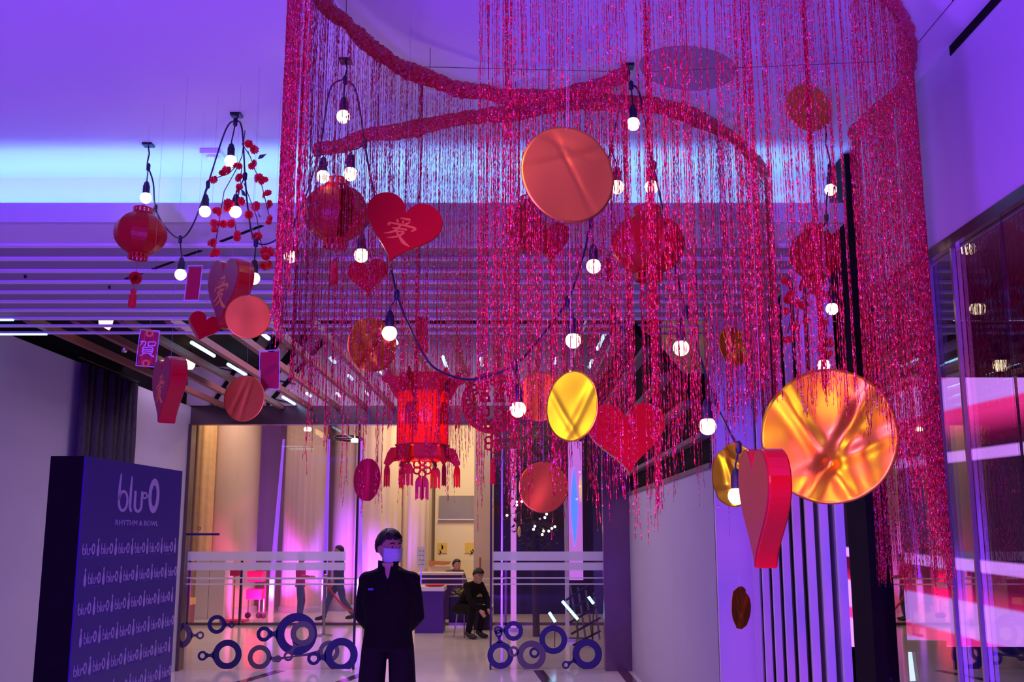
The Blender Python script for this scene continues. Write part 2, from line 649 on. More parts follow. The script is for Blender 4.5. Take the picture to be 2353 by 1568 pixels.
floor = struct('floor', MB().box2((XL - 3, -6, -0.06), (XR + 3.2, 31, 0)), 'marble_floor')
for (a, b) in (((-2.9, 13.6), (-3.9, 9.0)), ((-1.75, 13.6), (-2.75, 9.0)), ((0.33, 13.6), (0.75, 8.0)), ((1.38, 13.6), (1.38, 6.0))):
    MB().bar((a[0], a[1], 0.001), (b[0], b[1], 0.001), 0.13, 0.004).build('floor_inlay', 'dark_inlay', floor)
for i in range(7):
    MB().box2((XL, 6.6 + i * 1.0, 0.0005), (XR - 0.3, 6.608 + i * 1.0, 0.002)).build('tile_joint', 'wall_grey', floor)

struct('ceiling', MB().box2((XL - 2.5, -6, ZH), (XR, YC, ZH + 0.08)), 'ceiling_white')
struct('wall_back', MB().box2((XL - 2.5, -6.1, 0), (XR + 3, -6, ZH)), 'wall_white')
struct('wall_hall_left', MB().box2((XL - 2.6, -6, 0), (XL - 2.5, YC, ZH)), 'wall_white')

# cove: bulkhead, trough and lip
cove = sroot('trim_cove', (0, YL, ZS))
def rel(mb, o):
    return mb.xform(Matrix.Translation(-Vector(o)))
rel(MB().box2((XL - 2.5, YC, ZS + 0.03), (XR, YC + 0.08, ZH + 0.08)), (0, YL, ZS)).build('cove_back_panel', 'ceiling_white', cove)
rel(MB().box2((XL - 2.5, YL, ZS), (XR, YL + 0.045, ZS + 0.105)), (0, YL, ZS)).build('cove_lip', 'wall_white', cove)
rel(MB().box2((XL - 2.5, YL + 0.05, ZS), (XR, YC + 0.08, ZS + 0.03)), (0, YL, ZS)).build('cove_trough', 'ceiling_white', cove)
rel(MB().box2((XL - 2.4, YL + 0.07, ZS + 0.034), (XR - 0.05, YL + 0.10, ZS + 0.05)), (0, YL, ZS)).build('led_strip', 'cove_led', cove)

struct('ceiling_soffit', MB().box2((XL - 2.5, YC + 0.08, ZS), (XR, YE - 0.55, ZS + 0.10)), 'soffit_grey')
# white battens that run over the soffit and turn down the right-hand wall
FRAMES = [5.66 + 0.287 * k for k in range(10)]
batt = sroot('ceiling_battens', (0, FRAMES[0], ZS))
for k, y in enumerate(FRAMES):
    xr = XR - 0.03
    rel(MB().box2((XL - 2.4, y - 0.025, ZS - 0.016), (xr, y + 0.025, ZS - 0.001)), (0, FRAMES[0], ZS)).build('ceiling_batten', 'strip_white', batt)
    if k < 9 and y < 7.9:
        rel(MB().box2((xr - 0.042, y - 0.017, 0.0), (xr, y + 0.017, ZS - 0.016)), (0, FRAMES[0], ZS)).build('wall_fin', 'strip_white', batt)
for (y0, y1, x0, x1) in ((FRAMES[7], FRAMES[7], -4.1, atZ(32, 730, ZS).x), (FRAMES[9], FRAMES[9], -4.15, atZ(110, 764, ZS).x)):
    rel(MB().box2((x0 - 2, y0 - 0.014, ZS - 0.026), (x1, y0 + 0.014, ZS - 0.016)), (0, FRAMES[0], ZS)).build('led_batten_insert', 'tube_led', batt)
# small bracket pins between battens and long dark ceiling slot
for i in range(9):
    x = -3.9 + i * 0.42
    y = FRAMES[i % 6] + 0.14
    rel(MB().box2((x, y - 0.01, ZS - 0.02), (x + 0.008, y + 0.01, ZS - 0.001)), (0, FRAMES[0], ZS)).build('bracket_pin', 'black_metal', batt)
rel(MB().bar(atZ(905 / 3.136, 200 + 1385 / 3.136, ZS - 0.002), atZ(1250 / 3.136, 200 + 1260 / 3.136, ZS - 0.002), 0.02, 0.004), (0, FRAMES[0], ZS)).build('track_slot', 'black_matte', batt)
rel(MB().bar(atZ(1330 / 3.136, 200 + 1220 / 3.136, ZS - 0.002), atZ(1450 / 3.136, 200 + 1180 / 3.136, ZS - 0.002), 0.02, 0.004), (0, FRAMES[0], ZS)).build('track_slot', 'black_matte', batt)
rel(MB().bar(atZ(1590 / 3.136, 200 + 1115 / 3.136, ZS - 0.002), atZ(1890 / 3.136, 200 + 1000 / 3.136, ZS - 0.002), 0.02, 0.004), (0, FRAMES[0], ZS)).build('track_slot', 'black_matte', batt)

# right-hand side: painted wall above, black corner post, fin wall, glass wall
ZG = 2.87
struct('wall_right_upper', MB().box2((XR, -6, ZG), (XR + 0.10, 5.2, ZH + 0.08)), 'wall_white')
trim = sroot('trim_1', (XR, 0, ZG))
rel(MB().box2((XR - 0.03, -6, ZG - 0.045), (XR + 0.02, 5.2, ZG)), (XR, 0, ZG)).build('glass_head_rail', 'bronze_metal', trim)
rel(MB().box2((XR - 0.004, -6, ZH - 0.045), (XR - 0.001, 4.0, ZH - 0.004)), (XR, 0, ZG)).build('shadow_gap', 'black_matte', trim)
struct('trim_corner_post', MB().box2((XR - 0.06, 5.20, 0), (XR + 0.10, 5.50, ZS + 0.36)), 'black_matte')
struct('wall_right_fin_backing', MB().box2((XR + 0.08, 6.30, 0), (XR + 0.14, 7.80, ZS)), 'fin_grey')
rib = sroot('wall_right_ribs', (XR, 5.6, 0))
for k in range(8):
    y = FRAMES[k] + 0.10
    if y < 7.7:
        rel(MB().box2((XR - 0.030, y, 0.0), (XR - 0.016, y + 0.085, ZS - 0.06)), (XR, 5.6, 0)).build('grey_rib', 'fin_grey', rib)
        if y > 6.25:
            rel(MB().box2((XR - 0.014, y + 0.10, 0.0), (XR - 0.004, y + 0.20, ZS - 0.06)), (XR, 5.6, 0)).build('dark_rib', 'black_matte', rib)
win = sroot('window_1', (XR, 2.0, 0))
ys = [-6.0, -2.0, 0.8, 3.72, 4.10, 4.33, 5.20]
for i in range(len(ys) - 1):
    rel(MB().box2((XR - 0.004, ys[i] + 0.004, 0.02), (XR + 0.006, ys[i + 1] - 0.004, ZG - 0.045)), (XR, 2.0, 0)).build('glass_pane', 'glass_side', win)
for y in ys[4:6]:
    rel(MB().box2((XR - 0.022, y - 0.008, 0), (XR - 0.006, y + 0.008, ZG - 0.045)), (XR, 2.0, 0)).build('mullion', 'steel', win)
for y in ys[1:4]:
    rel(MB().box2((XR + 0.008, y - 0.005, 0), (XR + 0.014, y + 0.005, ZG - 0.045)), (XR, 2.0, 0)).build('glass_joint', 'black_metal', win)

# room behind the glass wall
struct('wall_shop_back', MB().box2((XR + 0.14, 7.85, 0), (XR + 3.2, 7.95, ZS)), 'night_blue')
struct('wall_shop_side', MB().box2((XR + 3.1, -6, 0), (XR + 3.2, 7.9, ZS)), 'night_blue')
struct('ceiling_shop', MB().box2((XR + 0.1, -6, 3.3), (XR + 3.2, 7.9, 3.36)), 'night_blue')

# return face and grey wall of the vestibule on the right
XV = 1.50
struct('wall_return_right', MB().box2((XV, 7.80, 0), (XR + 0.14, 7.86, ZS)), 'strip_white')
struct('wall_right', MB().box2((XV, 7.84, 0), (XV + 0.10, YG - 0.1, 2.19)), 'wall_grey')
# sloping dark louvre above that wall, beams running towards the doors
lou = sroot('ceiling_louvre', (XV, 8.0, 2.2))
cs = [(1.52, 2.19), (1.46, 2.42), (1.34, 2.66), (1.20, 2.88), (1.04, 3.08), (0.86, 3.24)]
for i in range(len(cs) - 1):
    (x0, z0), (x1, z1) = cs[i], cs[i + 1]
    m_ = MB().add([(x0 + 0.03, 7.9, z0 + 0.02), (x1 + 0.03, 7.9, z1 + 0.02), (x1 + 0.03, YG, z1 + 0.02), (x0 + 0.03, YG, z0 + 0.02),
                   (x0 + 0.08, 7.9, z0 + 0.05), (x1 + 0.08, 7.9, z1 + 0.05), (x1 + 0.08, YG, z1 + 0.05), (x0 + 0.08, YG, z0 + 0.05)],
                  [(0, 1, 2, 3), (7, 6, 5, 4), (0, 4, 5, 1), (1, 5, 6, 2), (2, 6, 7, 3), (3, 7, 4, 0)])
    rel(m_, (XV, 8.0, 2.2)).build('louvre_backing', 'black_matte', lou)
for (x, z) in cs[:]:
    rel(MB().bar((x, 7.9, z), (x, YG, z), 0.075, 0.04), (XV, 8.0, 2.2)).build('louvre_beam', 'wood_pale', lou)

# vestibule: left wall, open roof slats, dark upper ceiling, beige wall above the doors
struct('wall_left', MB().box2((XL - 0.1, YC, 0), (XL, YG, 3.32)), 'wall_white')
struct('ceiling_vestibule_dark', MB().box2((XL - 2.6, YE - 0.5, 4.45), (XR + 0.2, YG, 4.5)), 'black_matte')
struct('ceiling_void_panel', MB().box2((XL - 0.1, YE - 0.55, 3.50), (-2.55, YG - 2.3, 3.53)), 'black_matte')
struct('wall_void_left', MB().box2((XL - 0.2, YE - 0.5, 3.32), (XL - 0.1, YG, 4.5)), 'black_matte')
struct('wall_end_upper', MB().box2((XL - 0.1, YG + 0.02, 3.33), (XR + 0.2, YG + 0.12, 4.5)), 'beige_wall')
slat = sroot('ceiling_slats', (XL, 8.0, ZS))
NB = 14
for i in range(NB):
    x = XL + 0.48 + i * 0.36
    rel(MB().box2((x - 0.026, YE - 0.5, ZS + 0.0), (x + 0.026, YG - 0.15, ZS + 0.06)), (XL, 8.0, ZS)).build('roof_slat', 'wood_beam', slat)
random.seed(5)
for i in range(6):          # diagonal black braces on the wall above the doors
    p = atY(488 + i * 22 + (i % 2) * 16, 930, YG - 0.02)
    q = atY(600 + i * 30 + (i % 2) * 16, 760, YG - 0.02)
    rel(MB().bar(p, q, 0.03, 0.05), (XL, 8.0, ZS)).build('steel_brace', 'black_matte', slat)
for i in range(3):
    p = atY(500, 800 + 45 * i, YG - 0.01)
    q = atY(680, 838 + 45 * i, YG - 0.01)
    rel(MB().bar(p, q, 0.012, 0.012), (XL, 8.0, ZS)).build('steel_tie', 'black_matte', slat)
# LED sticks between the slats
ti = 0
for i in range(NB - 1):
    x = XL + 0.48 + (i + 0.5) * 0.36
    if i < 2:
        continue
    for j in range(4):
        if random.random() < 0.45:
            continue
        y0 = 8.6 + j * 1.2 + random.uniform(0, 0.6)
        ln = random.choice((0.25, 0.4, 0.7))
        green = -1.3 < x < 0.2 and random.random() < 0.5
        o = rel(MB().tube([(x, y0, ZS + 0.06), (x, y0 + ln, ZS + 0.06)], 0.017, 8), (XL, 8.0, ZS)).build('led_stick', 'tube_led_green' if green else 'tube_led', slat)

# dark pleated drape on the left wall
dm = MB()
n = 72
y0, y1 = 9.90, 11.45
for j in range(2):
    pass
pts = []
for i in range(n + 1):
    t = i / n
    pts.append((XL + 0.07 + 0.045 * math.sin(t * 9 * 2 * PI) + 0.012 * math.sin(t * 31), y0 + (y1 - y0) * t))
vv = []
for (x, y) in pts:
    for z in (0.4, 1.6, 2.6, 3.30):
        vv.append((x + 0.01 * math.sin(z * 5 + y * 9), y + 0.02 * (3.3 - z) * math.sin(y * 7), z))
ff = [(i * 4 + k, (i + 1) * 4 + k, (i + 1) * 4 + k + 1, i * 4 + k + 1) for i in range(n) for k in range(3)]
dr = thing('wall_drape', 'dark pleated drape hanging from the top of the left wall', 'drape', (XL, 10.6, 1.2))
o = rel(dm.add(vv, ff), (XL, 10.6, 1.2)).build('pleated_cloth', 'drape_dark', dr, True)
sm = o.modifiers.new('thick', 'SOLIDIFY'); sm.thickness = 0.006
rel(MB().tube([(XL + 0.05, y0 - 0.05, 3.35), (XL + 0.05, y1 + 0.05, 3.35)], 0.012, 8), (XL, 10.6, 1.2)).build('drape_rail', 'black_metal', dr)

# glazed entrance front
front = sroot('window_2', (0, YG, 0))
def fr(mb): return rel(mb, (0, YG, 0))
xa = atY(378, 1300, YG).x
xb = atY(432, 1300, YG).x
xc = atY(1385, 1300, YG).x
xd = atY(1445, 1300, YG).x
fr(MB().box2((XL - 0.3, YG - 0.10, 3.09), (xd + 0.3, YG + 0.05, 3.335))).build('door_header', 'bronze_metal', front)
fr(MB().box2((xa, YG - 0.16, 0), (xb, YG + 0.04, 3.09))).build('side_post', 'bronze_metal', front)
fr(MB().box2((xc, YG - 0.16, 0), (xd + 0.12, YG + 0.04, 3.09))).build('side_post', 'bronze_metal', front)
x815 = atY(818, 1300, YG).x
x540 = atY(632, 1300, YG).x
x1128 = atY(1128, 1300, YG).x
fr(MB().box2((xb, YG - 0.03, 0.0), (x815 - 0.12, YG - 0.018, 3.09))).build('glass_pane', 'glass_front', front)
fr(MB().box2((x540, YG + 0.02, 0.0), (x815, YG + 0.032, 3.09))).build('sliding_glass_pane', 'glass_front', front)
fr(MB().box2((x1128, YG + 0.02, 0.0), (xc, YG + 0.032, 3.09))).build('sliding_glass_pane', 'glass_front', front)
for x in (x815, x1128):
    fr(MB().box2((x - 0.012, YG - 0.02, 0.0), (x + 0.012, YG + 0.04, 3.09))).build('pane_edge', 'black_metal', front)
x1150 = atY(1153, 1300, YG).x
fr(MB().box2((x1150 - 0.012, YG + 0.03, 0.0), (x1150 + 0.012, YG + 0.05, 3.09))).build('pane_edge', 'steel', front)
def zat(py, Y=YG): return atY(1176, py, Y).z
for (xs0, xs1) in ((xb, x815 - 0.13), (x1128 + 0.03, xc)):
    for (t, b_) in ((1268, 1289), (1293, 1311)):
        fr(MB().box2((xs0, YG - 0.034, zat(b_)), (xs1, YG - 0.031, zat(t)))).build('frosted_band', 'frosted', front)
    for t in (1327, 1341):
        fr(MB().box2((xs0, YG - 0.034, zat(t + 3)), (xs1, YG - 0.031, zat(t)))).build('frosted_line', 'frosted', front)

def sticker(big, rb, wb, sml, rs, m, yo):
    """ring with a small ring joined by a waist, stuck on the glass; sizes in pixels"""
    k = mpp(atY(big[0], big[1], YG))
    c = atY(big[0], big[1], YG)
    s_ = atY(sml[0], sml[1], YG)
    mb = MB()
    ro, ri = rb * k, (rb - wb) * k
    # big ring, cut flat where it would pass below the floor
    nseg = 40
    vv_, ff_ = [], []
    for q in range(nseg):
        a = 2 * PI * q / nseg
        for r_ in (ro, ri):
            for yy in (-0.001, 0):
                vv_.append((c.x + r_ * math.cos(a), yy + yo, max(c.z + r_ * math.sin(a), 0.012)))
    for q in range(nseg):
        j = (q + 1) % nseg
        ff_ += [(4 * q, 4 * j, 4 * j + 2, 4 * q + 2), (4 * q + 1, 4 * q + 3, 4 * j + 3, 4 * j + 1)]
    mb.add(vv_, ff_)
    mb.ringflat((s_.x, s_.z), rs * k, rs * k * 0.5, yo, 0.001, 24)
    d = Vector((s_.x - c.x, s_.z - c.z))
    L0 = d.length
    d.normalize()
    a0, a1 = ro * 0.93, L0 - rs * k * 0.9
    pts_ = [(c.x + d.x * (a0 + (a1 - a0) * t), c.z + d.y * (a0 + (a1 - a0) * t)) for t in (0, 0.2, 0.4, 0.6, 0.8, 1)]
    w0 = rs * k * 1.5
    mb.stroke(pts_, [w0 * 1.5, w0 * 0.8, w0 * 0.5, w0 * 0.42, w0 * 0.5, w0 * 0.8], yo, 0.001)
    mb.build('ring_sticker', m, front)
for (args) in (((500, 1435), 21, 9, (534, 1436), 7, 'sticker_blue', -0.036),
               ((524, 1504), 33, 14, (467, 1507), 11, 'sticker_blue', -0.036),
               ((414, 1460), 30, 13, (462, 1460), 9, 'sticker_grey', -0.037),
               ((598, 1510), 27, 11, (640, 1514), 8, 'sticker_grey', -0.036),
               ((683, 1457), 47, 19, (608, 1457), 17, 'sticker_blue', -0.038),
               ((697, 1456), 28, 13, (664, 1508), 11, 'sticker_grey', -0.040),
               ((785, 1505), 38, 17, (722, 1513), 15, 'sticker_blue', -0.036),
               ((757, 1497), 24, 10, (632, 1515), 6, 'sticker_grey', -0.035),
               ((1104, 1506), 48, 22, (1140, 1449), 11, 'sticker_blue', -0.036),
               ((1180, 1450), 22, 10, (1144, 1448), 9, 'sticker_blue', -0.036),
               ((1221, 1506), 33, 14, (1180, 1497), 12, 'sticker_grey', -0.038),
               ((1271, 1470), 32, 13, (1228, 1500), 12, 'sticker_blue', -0.036),
               ((1349, 1503), 34, 16, (1300, 1528), 9, 'sticker_blue', -0.036)):
    if args[0][0] == 1104:
        args = ((1150, 1506), 30, 13, (1146, 1455), 9, 'sticker_blue', -0.036)
    sticker(*args)
# door lettering strip
fr(MB().box2((atY(436, 1230, YG).x, YG - 0.036, zat(1231)), (atY(506, 1230, YG).x, YG - 0.034, zat(1226)))).build('blue_label_strip', 'sticker_blue', front)
fr(MB().ringflat((atY(460, 1215, YG).x, zat(1215)), 0.022, 0.012, YG - 0.034)).build('small_ring_print', 'sticker_grey', front)

# far front of the mall shop row (second glazing)
YI = 20.2
inner = sroot('window_3', (0, YI, 0))
def fi(mb): return rel(mb, (0, YI, 0))
fi(MB().box2((-8, YI - 0.03, 0.0), (2.6, YI + 0.03, 0.05))).build('bottom_rail', 'bronze_metal', inner)
for px in (432, 552, 744, 1162):
    x = atY(px, 1400, YI).x
    fi(MB().box2((x - 0.022, YI - 0.03, 0.0), (x + 0.022, YI + 0.03, 1.25))).build('glazing_post', 'bronze_metal', inner)
for (pa, pb) in ((440, 550), (556, 742), (748, 820), (966, 1160)):
    a_, b_ = atY(pa, 1400, YI).x, atY(pb, 1400, YI).x
    fi(MB().box2((a_, YI - 0.005, 0.05), (b_, YI + 0.005, 1.20))).build('glass_pane', 'glass_inner', inner)
    for pz in (1330, 1343):
        fi(MB().box2((a_, YI - 0.012, zat(pz + 2, YI)), (b_, YI + 0.0, zat(pz - 1, YI)))).build('hand_rail', 'white_plastic', inner)

# mall shell
struct('wall_mall_back', MB().box2((-10, 26.4, 0), (6.0, 26.5, 5.2)), 'beige_wall')
struct('wall_mall_left', MB().box2((-10.1, YG + 0.1, 0), (-10, 26.5, 5.2)), 'beige_wall')
struct('ceiling_mall', MB().box2((-10.1, YG + 0.1, 5.2), (6.0, 26.5, 5.3)), 'ceiling_white')
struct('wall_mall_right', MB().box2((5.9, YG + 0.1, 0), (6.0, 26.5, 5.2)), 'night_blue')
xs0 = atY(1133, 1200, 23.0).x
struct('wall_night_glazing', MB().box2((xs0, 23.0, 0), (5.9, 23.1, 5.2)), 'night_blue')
struct('wall_mall_pier', MB().box2((xs0 - 0.40, 22.6, 0), (xs0 + 0.02, 23.0, 5.2)), 'column_white')


# ================================================================== MALL BEHIND THE DOORS
def column(px, wpx, Y, label, ribs, m='column_white', z1=5.15):
    c = atY(px, 1200, Y)
    r = wpx / 2 * mpp(c)
    root = thing('draped_column', label, 'column', (c.x, Y, 0), group='pale columns behind the doors')
    prof = []
    n_ = 64
    mb = MB()
    vv_, ff_ = [], []
    for j, z in enumerate((0.12, 1.6, 3.4, z1)):
        for k in range(n_):
            a = 2 * PI * k / n_
            rr = r * (1 + (0.045 * math.cos(a * ribs) if ribs else 0))
            vv_.append((rr * math.cos(a), rr * math.sin(a), z))
    for j in range(3):
        for k in range(n_):
            k2 = (k + 1) % n_
            ff_.append((j * n_ + k, j * n_ + k2, (j + 1) * n_ + k2, (j + 1) * n_ + k))
    mb.add(vv_, ff_).build('shaft', m, root, True)
    MB().lathe([(r * 1.12, 0), (r * 1.12, 0.10), (r * 1.04, 0.13)], 40).build('plinth', 'wall_grey', root)
    return root

column(535, 112, 23.6, 'broad smooth pale column seen through the left glass pane', 0)
column(700, 92, 23.8, 'ribbed pale column behind the left glass pane, above the walking people', 22)
column(792, 56, 24.2, 'slim pale column behind the edge of the sliding pane', 0)
column(868, 104, 24.0, 'pale column directly behind the masked man', 14)
column(948, 84, 24.6, 'pale column just right of the masked man, by the bright shop', 16)
column(466, 44, 23.0, 'yellowish narrow column next to the left door post', 8, 'yellow_drape')

def led_batten(px0, py0, px1, py1, Y, label):
    a_, b_ = atY(px0, py0, Y), atY(px1, py1, Y)
    root = thing('light_batten', label, 'light', (a_.x, a_.y, 0), group='violet light battens between the columns')
    rel(MB().tube([a_, b_], [0.06, 0.025], 10), (a_.x, a_.y, 0)).build('glow_tube', 'violet_led', root)
    rel(MB().box((a_.x, a_.y, min(a_.z, b_.z) / 2), (0.10, 0.10, min(a_.z, b_.z))), (a_.x, a_.y, 0)).build('stand', 'white_plastic', root)
for (ax, bx, lab) in ((626, 652, 'violet light batten between the broad and the ribbed column'),
                      (746, 756, 'violet light batten right of the ribbed column'),
                      (826, 831, 'violet light batten behind the masked man\'s shoulder')):
    led_batten(ax, 1330, bx, 1010, 23.0, lab)
    p_ = atY(ax, 1300, 22.6)
    lamp('violet_column_uplight', 'SPOT', (p_.x, 22.4, 0.3), (p_.x + 0.10, 26.4, 2.6), (0.36, 0.06, 1.0), 420, 0.1, angle=60)
lamp('rose_floor_light', 'SPOT', (atY(600, 1400, 21.4).x, 21.2, 0.25), (atY(570, 1300, 23).x, 23.5, 0.7), (1.0, 0.05, 0.35), 320, 0.1, angle=75)

def sx(px, Y, py=1300): return atY(px, py, Y).x
def sz(py, Y, px=1176): return atY(px, py, Y).z

# bright shop back wall with screen and posters
YB = 26.0
w_ = struct('wall_shop_bright', MB().box2((sx(998, YB), YB, 0), (sx(1136, YB), YB + 0.1, 5.2)), 'shop_wall')
t_ = thing('wall_screen', 'grey glossy screen high on the bright shop wall', 'screen', (sx(1065, YB), YB - 0.05, 0))
o_ = (sx(1065, YB), YB - 0.05, 0)
rel(MB().box2((sx(1008, YB), YB - 0.08, sz(1193, YB)), (sx(1117, YB), YB - 0.01, sz(1140, YB))), o_).build('screen_panel', 'grey_panel', t_)
rel(MB().box2((sx(1006, YB), YB - 0.09, sz(1196, YB)), (sx(1119, YB), YB - 0.02, sz(1193, YB))), o_).build('screen_frame', 'white_plastic', t_)
for (a_, b_, lab) in ((1006, 1027, 'small yellow poster with black print on the bright shop wall'),
                      (1068, 1119, 'wide yellow poster with black print on the bright shop wall')):
    t_ = thing('wall_poster', lab, 'poster', (sx(a_, YB), YB - 0.02, 0), group='yellow posters in the shop')
    o_ = (sx(a_, YB), YB - 0.02, 0)
    rel(MB().box2((sx(a_, YB), YB - 0.03, sz(1271, YB)), (sx(b_, YB), YB - 0.01, sz(1248, YB))), o_).build('sheet', 'poster_yellow', t_)
    mb = MB()
    random.seed(a_)
    for i in range(3 if b_ - a_ < 30 else 6):
        q = sx(a_ + 4 + random.random() * (b_ - a_ - 8), YB)
        zz = sz(1252 + random.random() * 14, YB)
        mb.stroke([(q, zz), (q + 0.03, zz - 0.05), (q - 0.01, zz - 0.10)], [0.02, 0.03, 0.01], YB - 0.03, 0.002)
    rel(mb, o_).build('print_marks', 'black_matte', t_)
t_ = thing('notice_board', 'upright pale board with small print beside the shop counter', 'board', (sx(976, 22.0), 21.2, 0))
o_ = (sx(976, 22), 22.0, 0)
rel(MB().box2((sx(966, 22), 21.98, sz(1304, 22)), (sx(985, 22), 22.02, sz(1256, 22))), o_).build('board_panel', 'white_plastic', t_)
rel(MB().box2((sx(974, 22), 21.99, 0), (sx(977, 22), 22.01, sz(1304, 22))), o_).build('board_leg', 'steel', t_)
mb = MB()
for i in range(4):
    for j in range(2):
        q, zz = sx(971 + j * 7, 22), sz(1266 + i * 10, 22)
        rel(MB().box2((q, 21.972, zz), (q + 0.03, 21.98, zz + 0.012)), o_).build('print_mark', 'badge_blue', t_)
t_ = thing('shop_counter', 'long violet counter with white top inside the shop', 'counter', (sx(1040, 21.6), 21.8, 0))
o_ = (sx(1040, 21.6), 21.8, 0)
rel(MB().box2((sx(962, 21.6), 21.6, 0), (sx(1062, 21.6), 22.2, sz(1322, 21.6))), o_).build('counter_front', 'counter_violet', t_)
rel(MB().box2((sx(960, 21.6), 21.55, sz(1322, 21.6)), (sx(1064, 21.6), 22.25, sz(1317, 21.6))), o_).build('counter_top', 'counter_top', t_)
t_ = thing('reception_desk', 'low violet desk with white top right behind the masked man', 'desk', (sx(1000, 18.6), 18.8, 0))
o_ = (sx(1000, 18.6), 18.8, 0)
rel(MB().box2((sx(955, 18.6), 18.6, 0), (sx(1020, 18.6), 19.2, sz(1359, 18.6))), o_).build('desk_front', 'counter_violet', t_)
rel(MB().box2((sx(953, 18.6), 18.55, sz(1359, 18.6)), (sx(1022, 18.6), 19.25, sz(1349, 18.6))), o_).build('desk_top', 'counter_top', t_)
t_ = thing('red_tray', 'flat pink tray lying on the low violet desk', 'tray', (sx(998, 18.6), 18.8, sz(1349, 18.6)))
MB().lathe([(0.10, 0), (0.17, 0.012), (0.175, 0.03), (0.165, 0.03), (0.1, 0.01)], 24).build('dish', 'rope_red', t_)
t_ = thing('carved_board', 'curved orange wooden piece on the shop shelf', 'shelf decor', (sx(1010, 24.0), 24.0, sz(1296, 24)))
mb = MB()
pl = [(-0.24, 0.02), (-0.2, 0.06), (0.26, 0.05), (0.22, -0.01), (0.08, -0.03), (-0.08, -0.02), (-0.18, -0.06), (-0.23, -0.05)]
mb.prism(pl, -0.05, 0.05).build('board', 'orange_wood', t_)
MB().box((0, 0.1, -sz(1296, 24) / 2 - 0.03), (0.5, 0.12, sz(1296, 24) - 0.06)).build('plinth', 'shop_wall', t_)
t_ = thing('planter_box', 'dark planter box with green leaves behind the doors', 'planter', (sx(1092, 19.4), 19.4, 0))
o_ = (sx(1092, 19.4), 19.4, 0)
rel(MB().box2((sx(1084, 19.4), 19.2, 0), (sx(1132, 19.4), 19.6, sz(1392, 19.4))), o_).build('box', 'black_metal', t_)
rel(MB().box2((sx(1084, 19.4), 19.18, sz(1394, 19.4)), (sx(1134, 19.4), 19.62, sz(1391, 19.4))), o_).build('rim', 'counter_top', t_)
mb = MB()
random.seed(11)
for i in range(90):
    x = sx(1040 + random.random() * 78, 20.6)
    z = sz(1354 + random.random() * 20, 20.6)
    d = Vector((random.uniform(-1, 1), random.uniform(-1, 1), random.uniform(-.2, 1))).normalized()
    s_ = d.orthogonal().normalized() * 0.025
    p = Vector((x, 20.6 + random.uniform(-.15, .15), z))
    mb.add([p, p + d * 0.05 + s_, p + d * 0.11, p + d * 0.05 - s_], [(0, 1, 2, 3)])
t2 = thing('low_shrub', 'low yellow-green leafy shrub in a trough behind the railing', 'plant', (sx(1078, 20.6), 20.6, 0))
o2 = rel(mb, (sx(1078, 20.6), 20.6, 0)).build('leaves', 'leaf_green', t2)
o2['kind'] = 'stuff'
rel(MB().box2((sx(1034, 20.6), 20.4, 0), (sx(1122, 20.6), 20.8, sz(1371, 20.6))), (sx(1078, 20.6), 20.6, 0)).build('trough', 'black_metal', t2)
t_ = thing('sign_post', 'thin upright wooden post behind the railing', 'post', (sx(1103, 21.2), 21.2, 0))
MB().tube([(0, 0, 0), (0, 0, sz(1282, 20.9))], 0.022, 8).build('pole', 'orange_wood', t_)
MB().lathe([(0.10, 0), (0.10, 0.02), (0.03, 0.03)], 16).build('foot', 'black_metal', t_)
# rope barrier
ra, rb_ = atY(746, 1386, 18.2), atY(836, 1432, 17.4)
t_ = thing('rope_barrier', 'red rope slung from a steel post behind the sliding pane', 'barrier', (ra.x, 18.2, 0))
rel(MB().tube([(ra.x, 18.2, 0), (ra.x, 18.2, 0.96)], 0.025, 10), (ra.x, 18.2, 0)).build('stanchion', 'steel', t_)
MB().lathe([(0.15, 0), (0.15, 0.015), (0.03, 0.035)], 20).build('foot', 'steel', t_)
rel(MB().ell((ra.x, 18.2, 0.98), 0.035, 12, 8), (ra.x, 18.2, 0)).build('knob', 'steel', t_, True)
rope = [Vector((ra.x + (rb_.x - ra.x) * t, 18.2 - 0.8 * t, 0.88 - 0.46 * math.sin(PI * min(1, t * 0.62)) )) for t in [i / 12 for i in range(13)]]
rel(MB().tube(rope, 0.016, 6), (ra.x, 18.2, 0)).build('rope', 'rope_red', t_)
rel(MB().tube([(rope[-1].x, rope[-1].y, 0), (rope[-1].x, rope[-1].y, 0.96)], 0.025, 10), (ra.x, 18.2, 0)).build('stanchion', 'steel', t_)
# easel board & trolley in rose light
t_ = thing('trolley', 'magenta trolley parked below the violet batten behind the left pane', 'trolley', (sx(590, 22.0), 22.0, 0))
o_ = (sx(590, 22), 22.0, 0)
rel(MB().box2((sx(574, 22), 21.8, sz(1377, 22)), (sx(609, 22), 22.2, sz(1354, 22))), o_).build('cart_body', 'magenta_paint', t_)
rel(MB().box2((sx(573, 22), 21.85, sz(1337, 22)), (sx(609, 22), 22.15, sz(1313, 22))), o_).build('upper_box', 'magenta_paint', t_)
rel(MB().tube([(sx(614, 22), 21.9, 0.10), (sx(614, 22), 21.9, sz(1342, 22))], 0.018, 8), o_).build('handle_pole', 'magenta_paint', t_)
for px in (579, 604, 614):
    rel(MB().tube([(sx(px, 22), 21.82, 0.06), (sx(px, 22), 21.86, 0.06)], 0.06, 14), o_).build('wheel', 'black_metal', t_)
    rel(MB().box2((sx(px, 22) - 0.012, 21.83, 0.06), (sx(px, 22) + 0.012, 21.85, sz(1377, 22) + 0.01)), o_).build('wheel_fork', 'steel', t_)
t_ = thing('floor_easel', 'thin sign stand with a small plate behind the left pane', 'sign stand', (sx(540, 21.0), 21.0, 0))
o_ = (sx(540, 21), 21.0, 0)
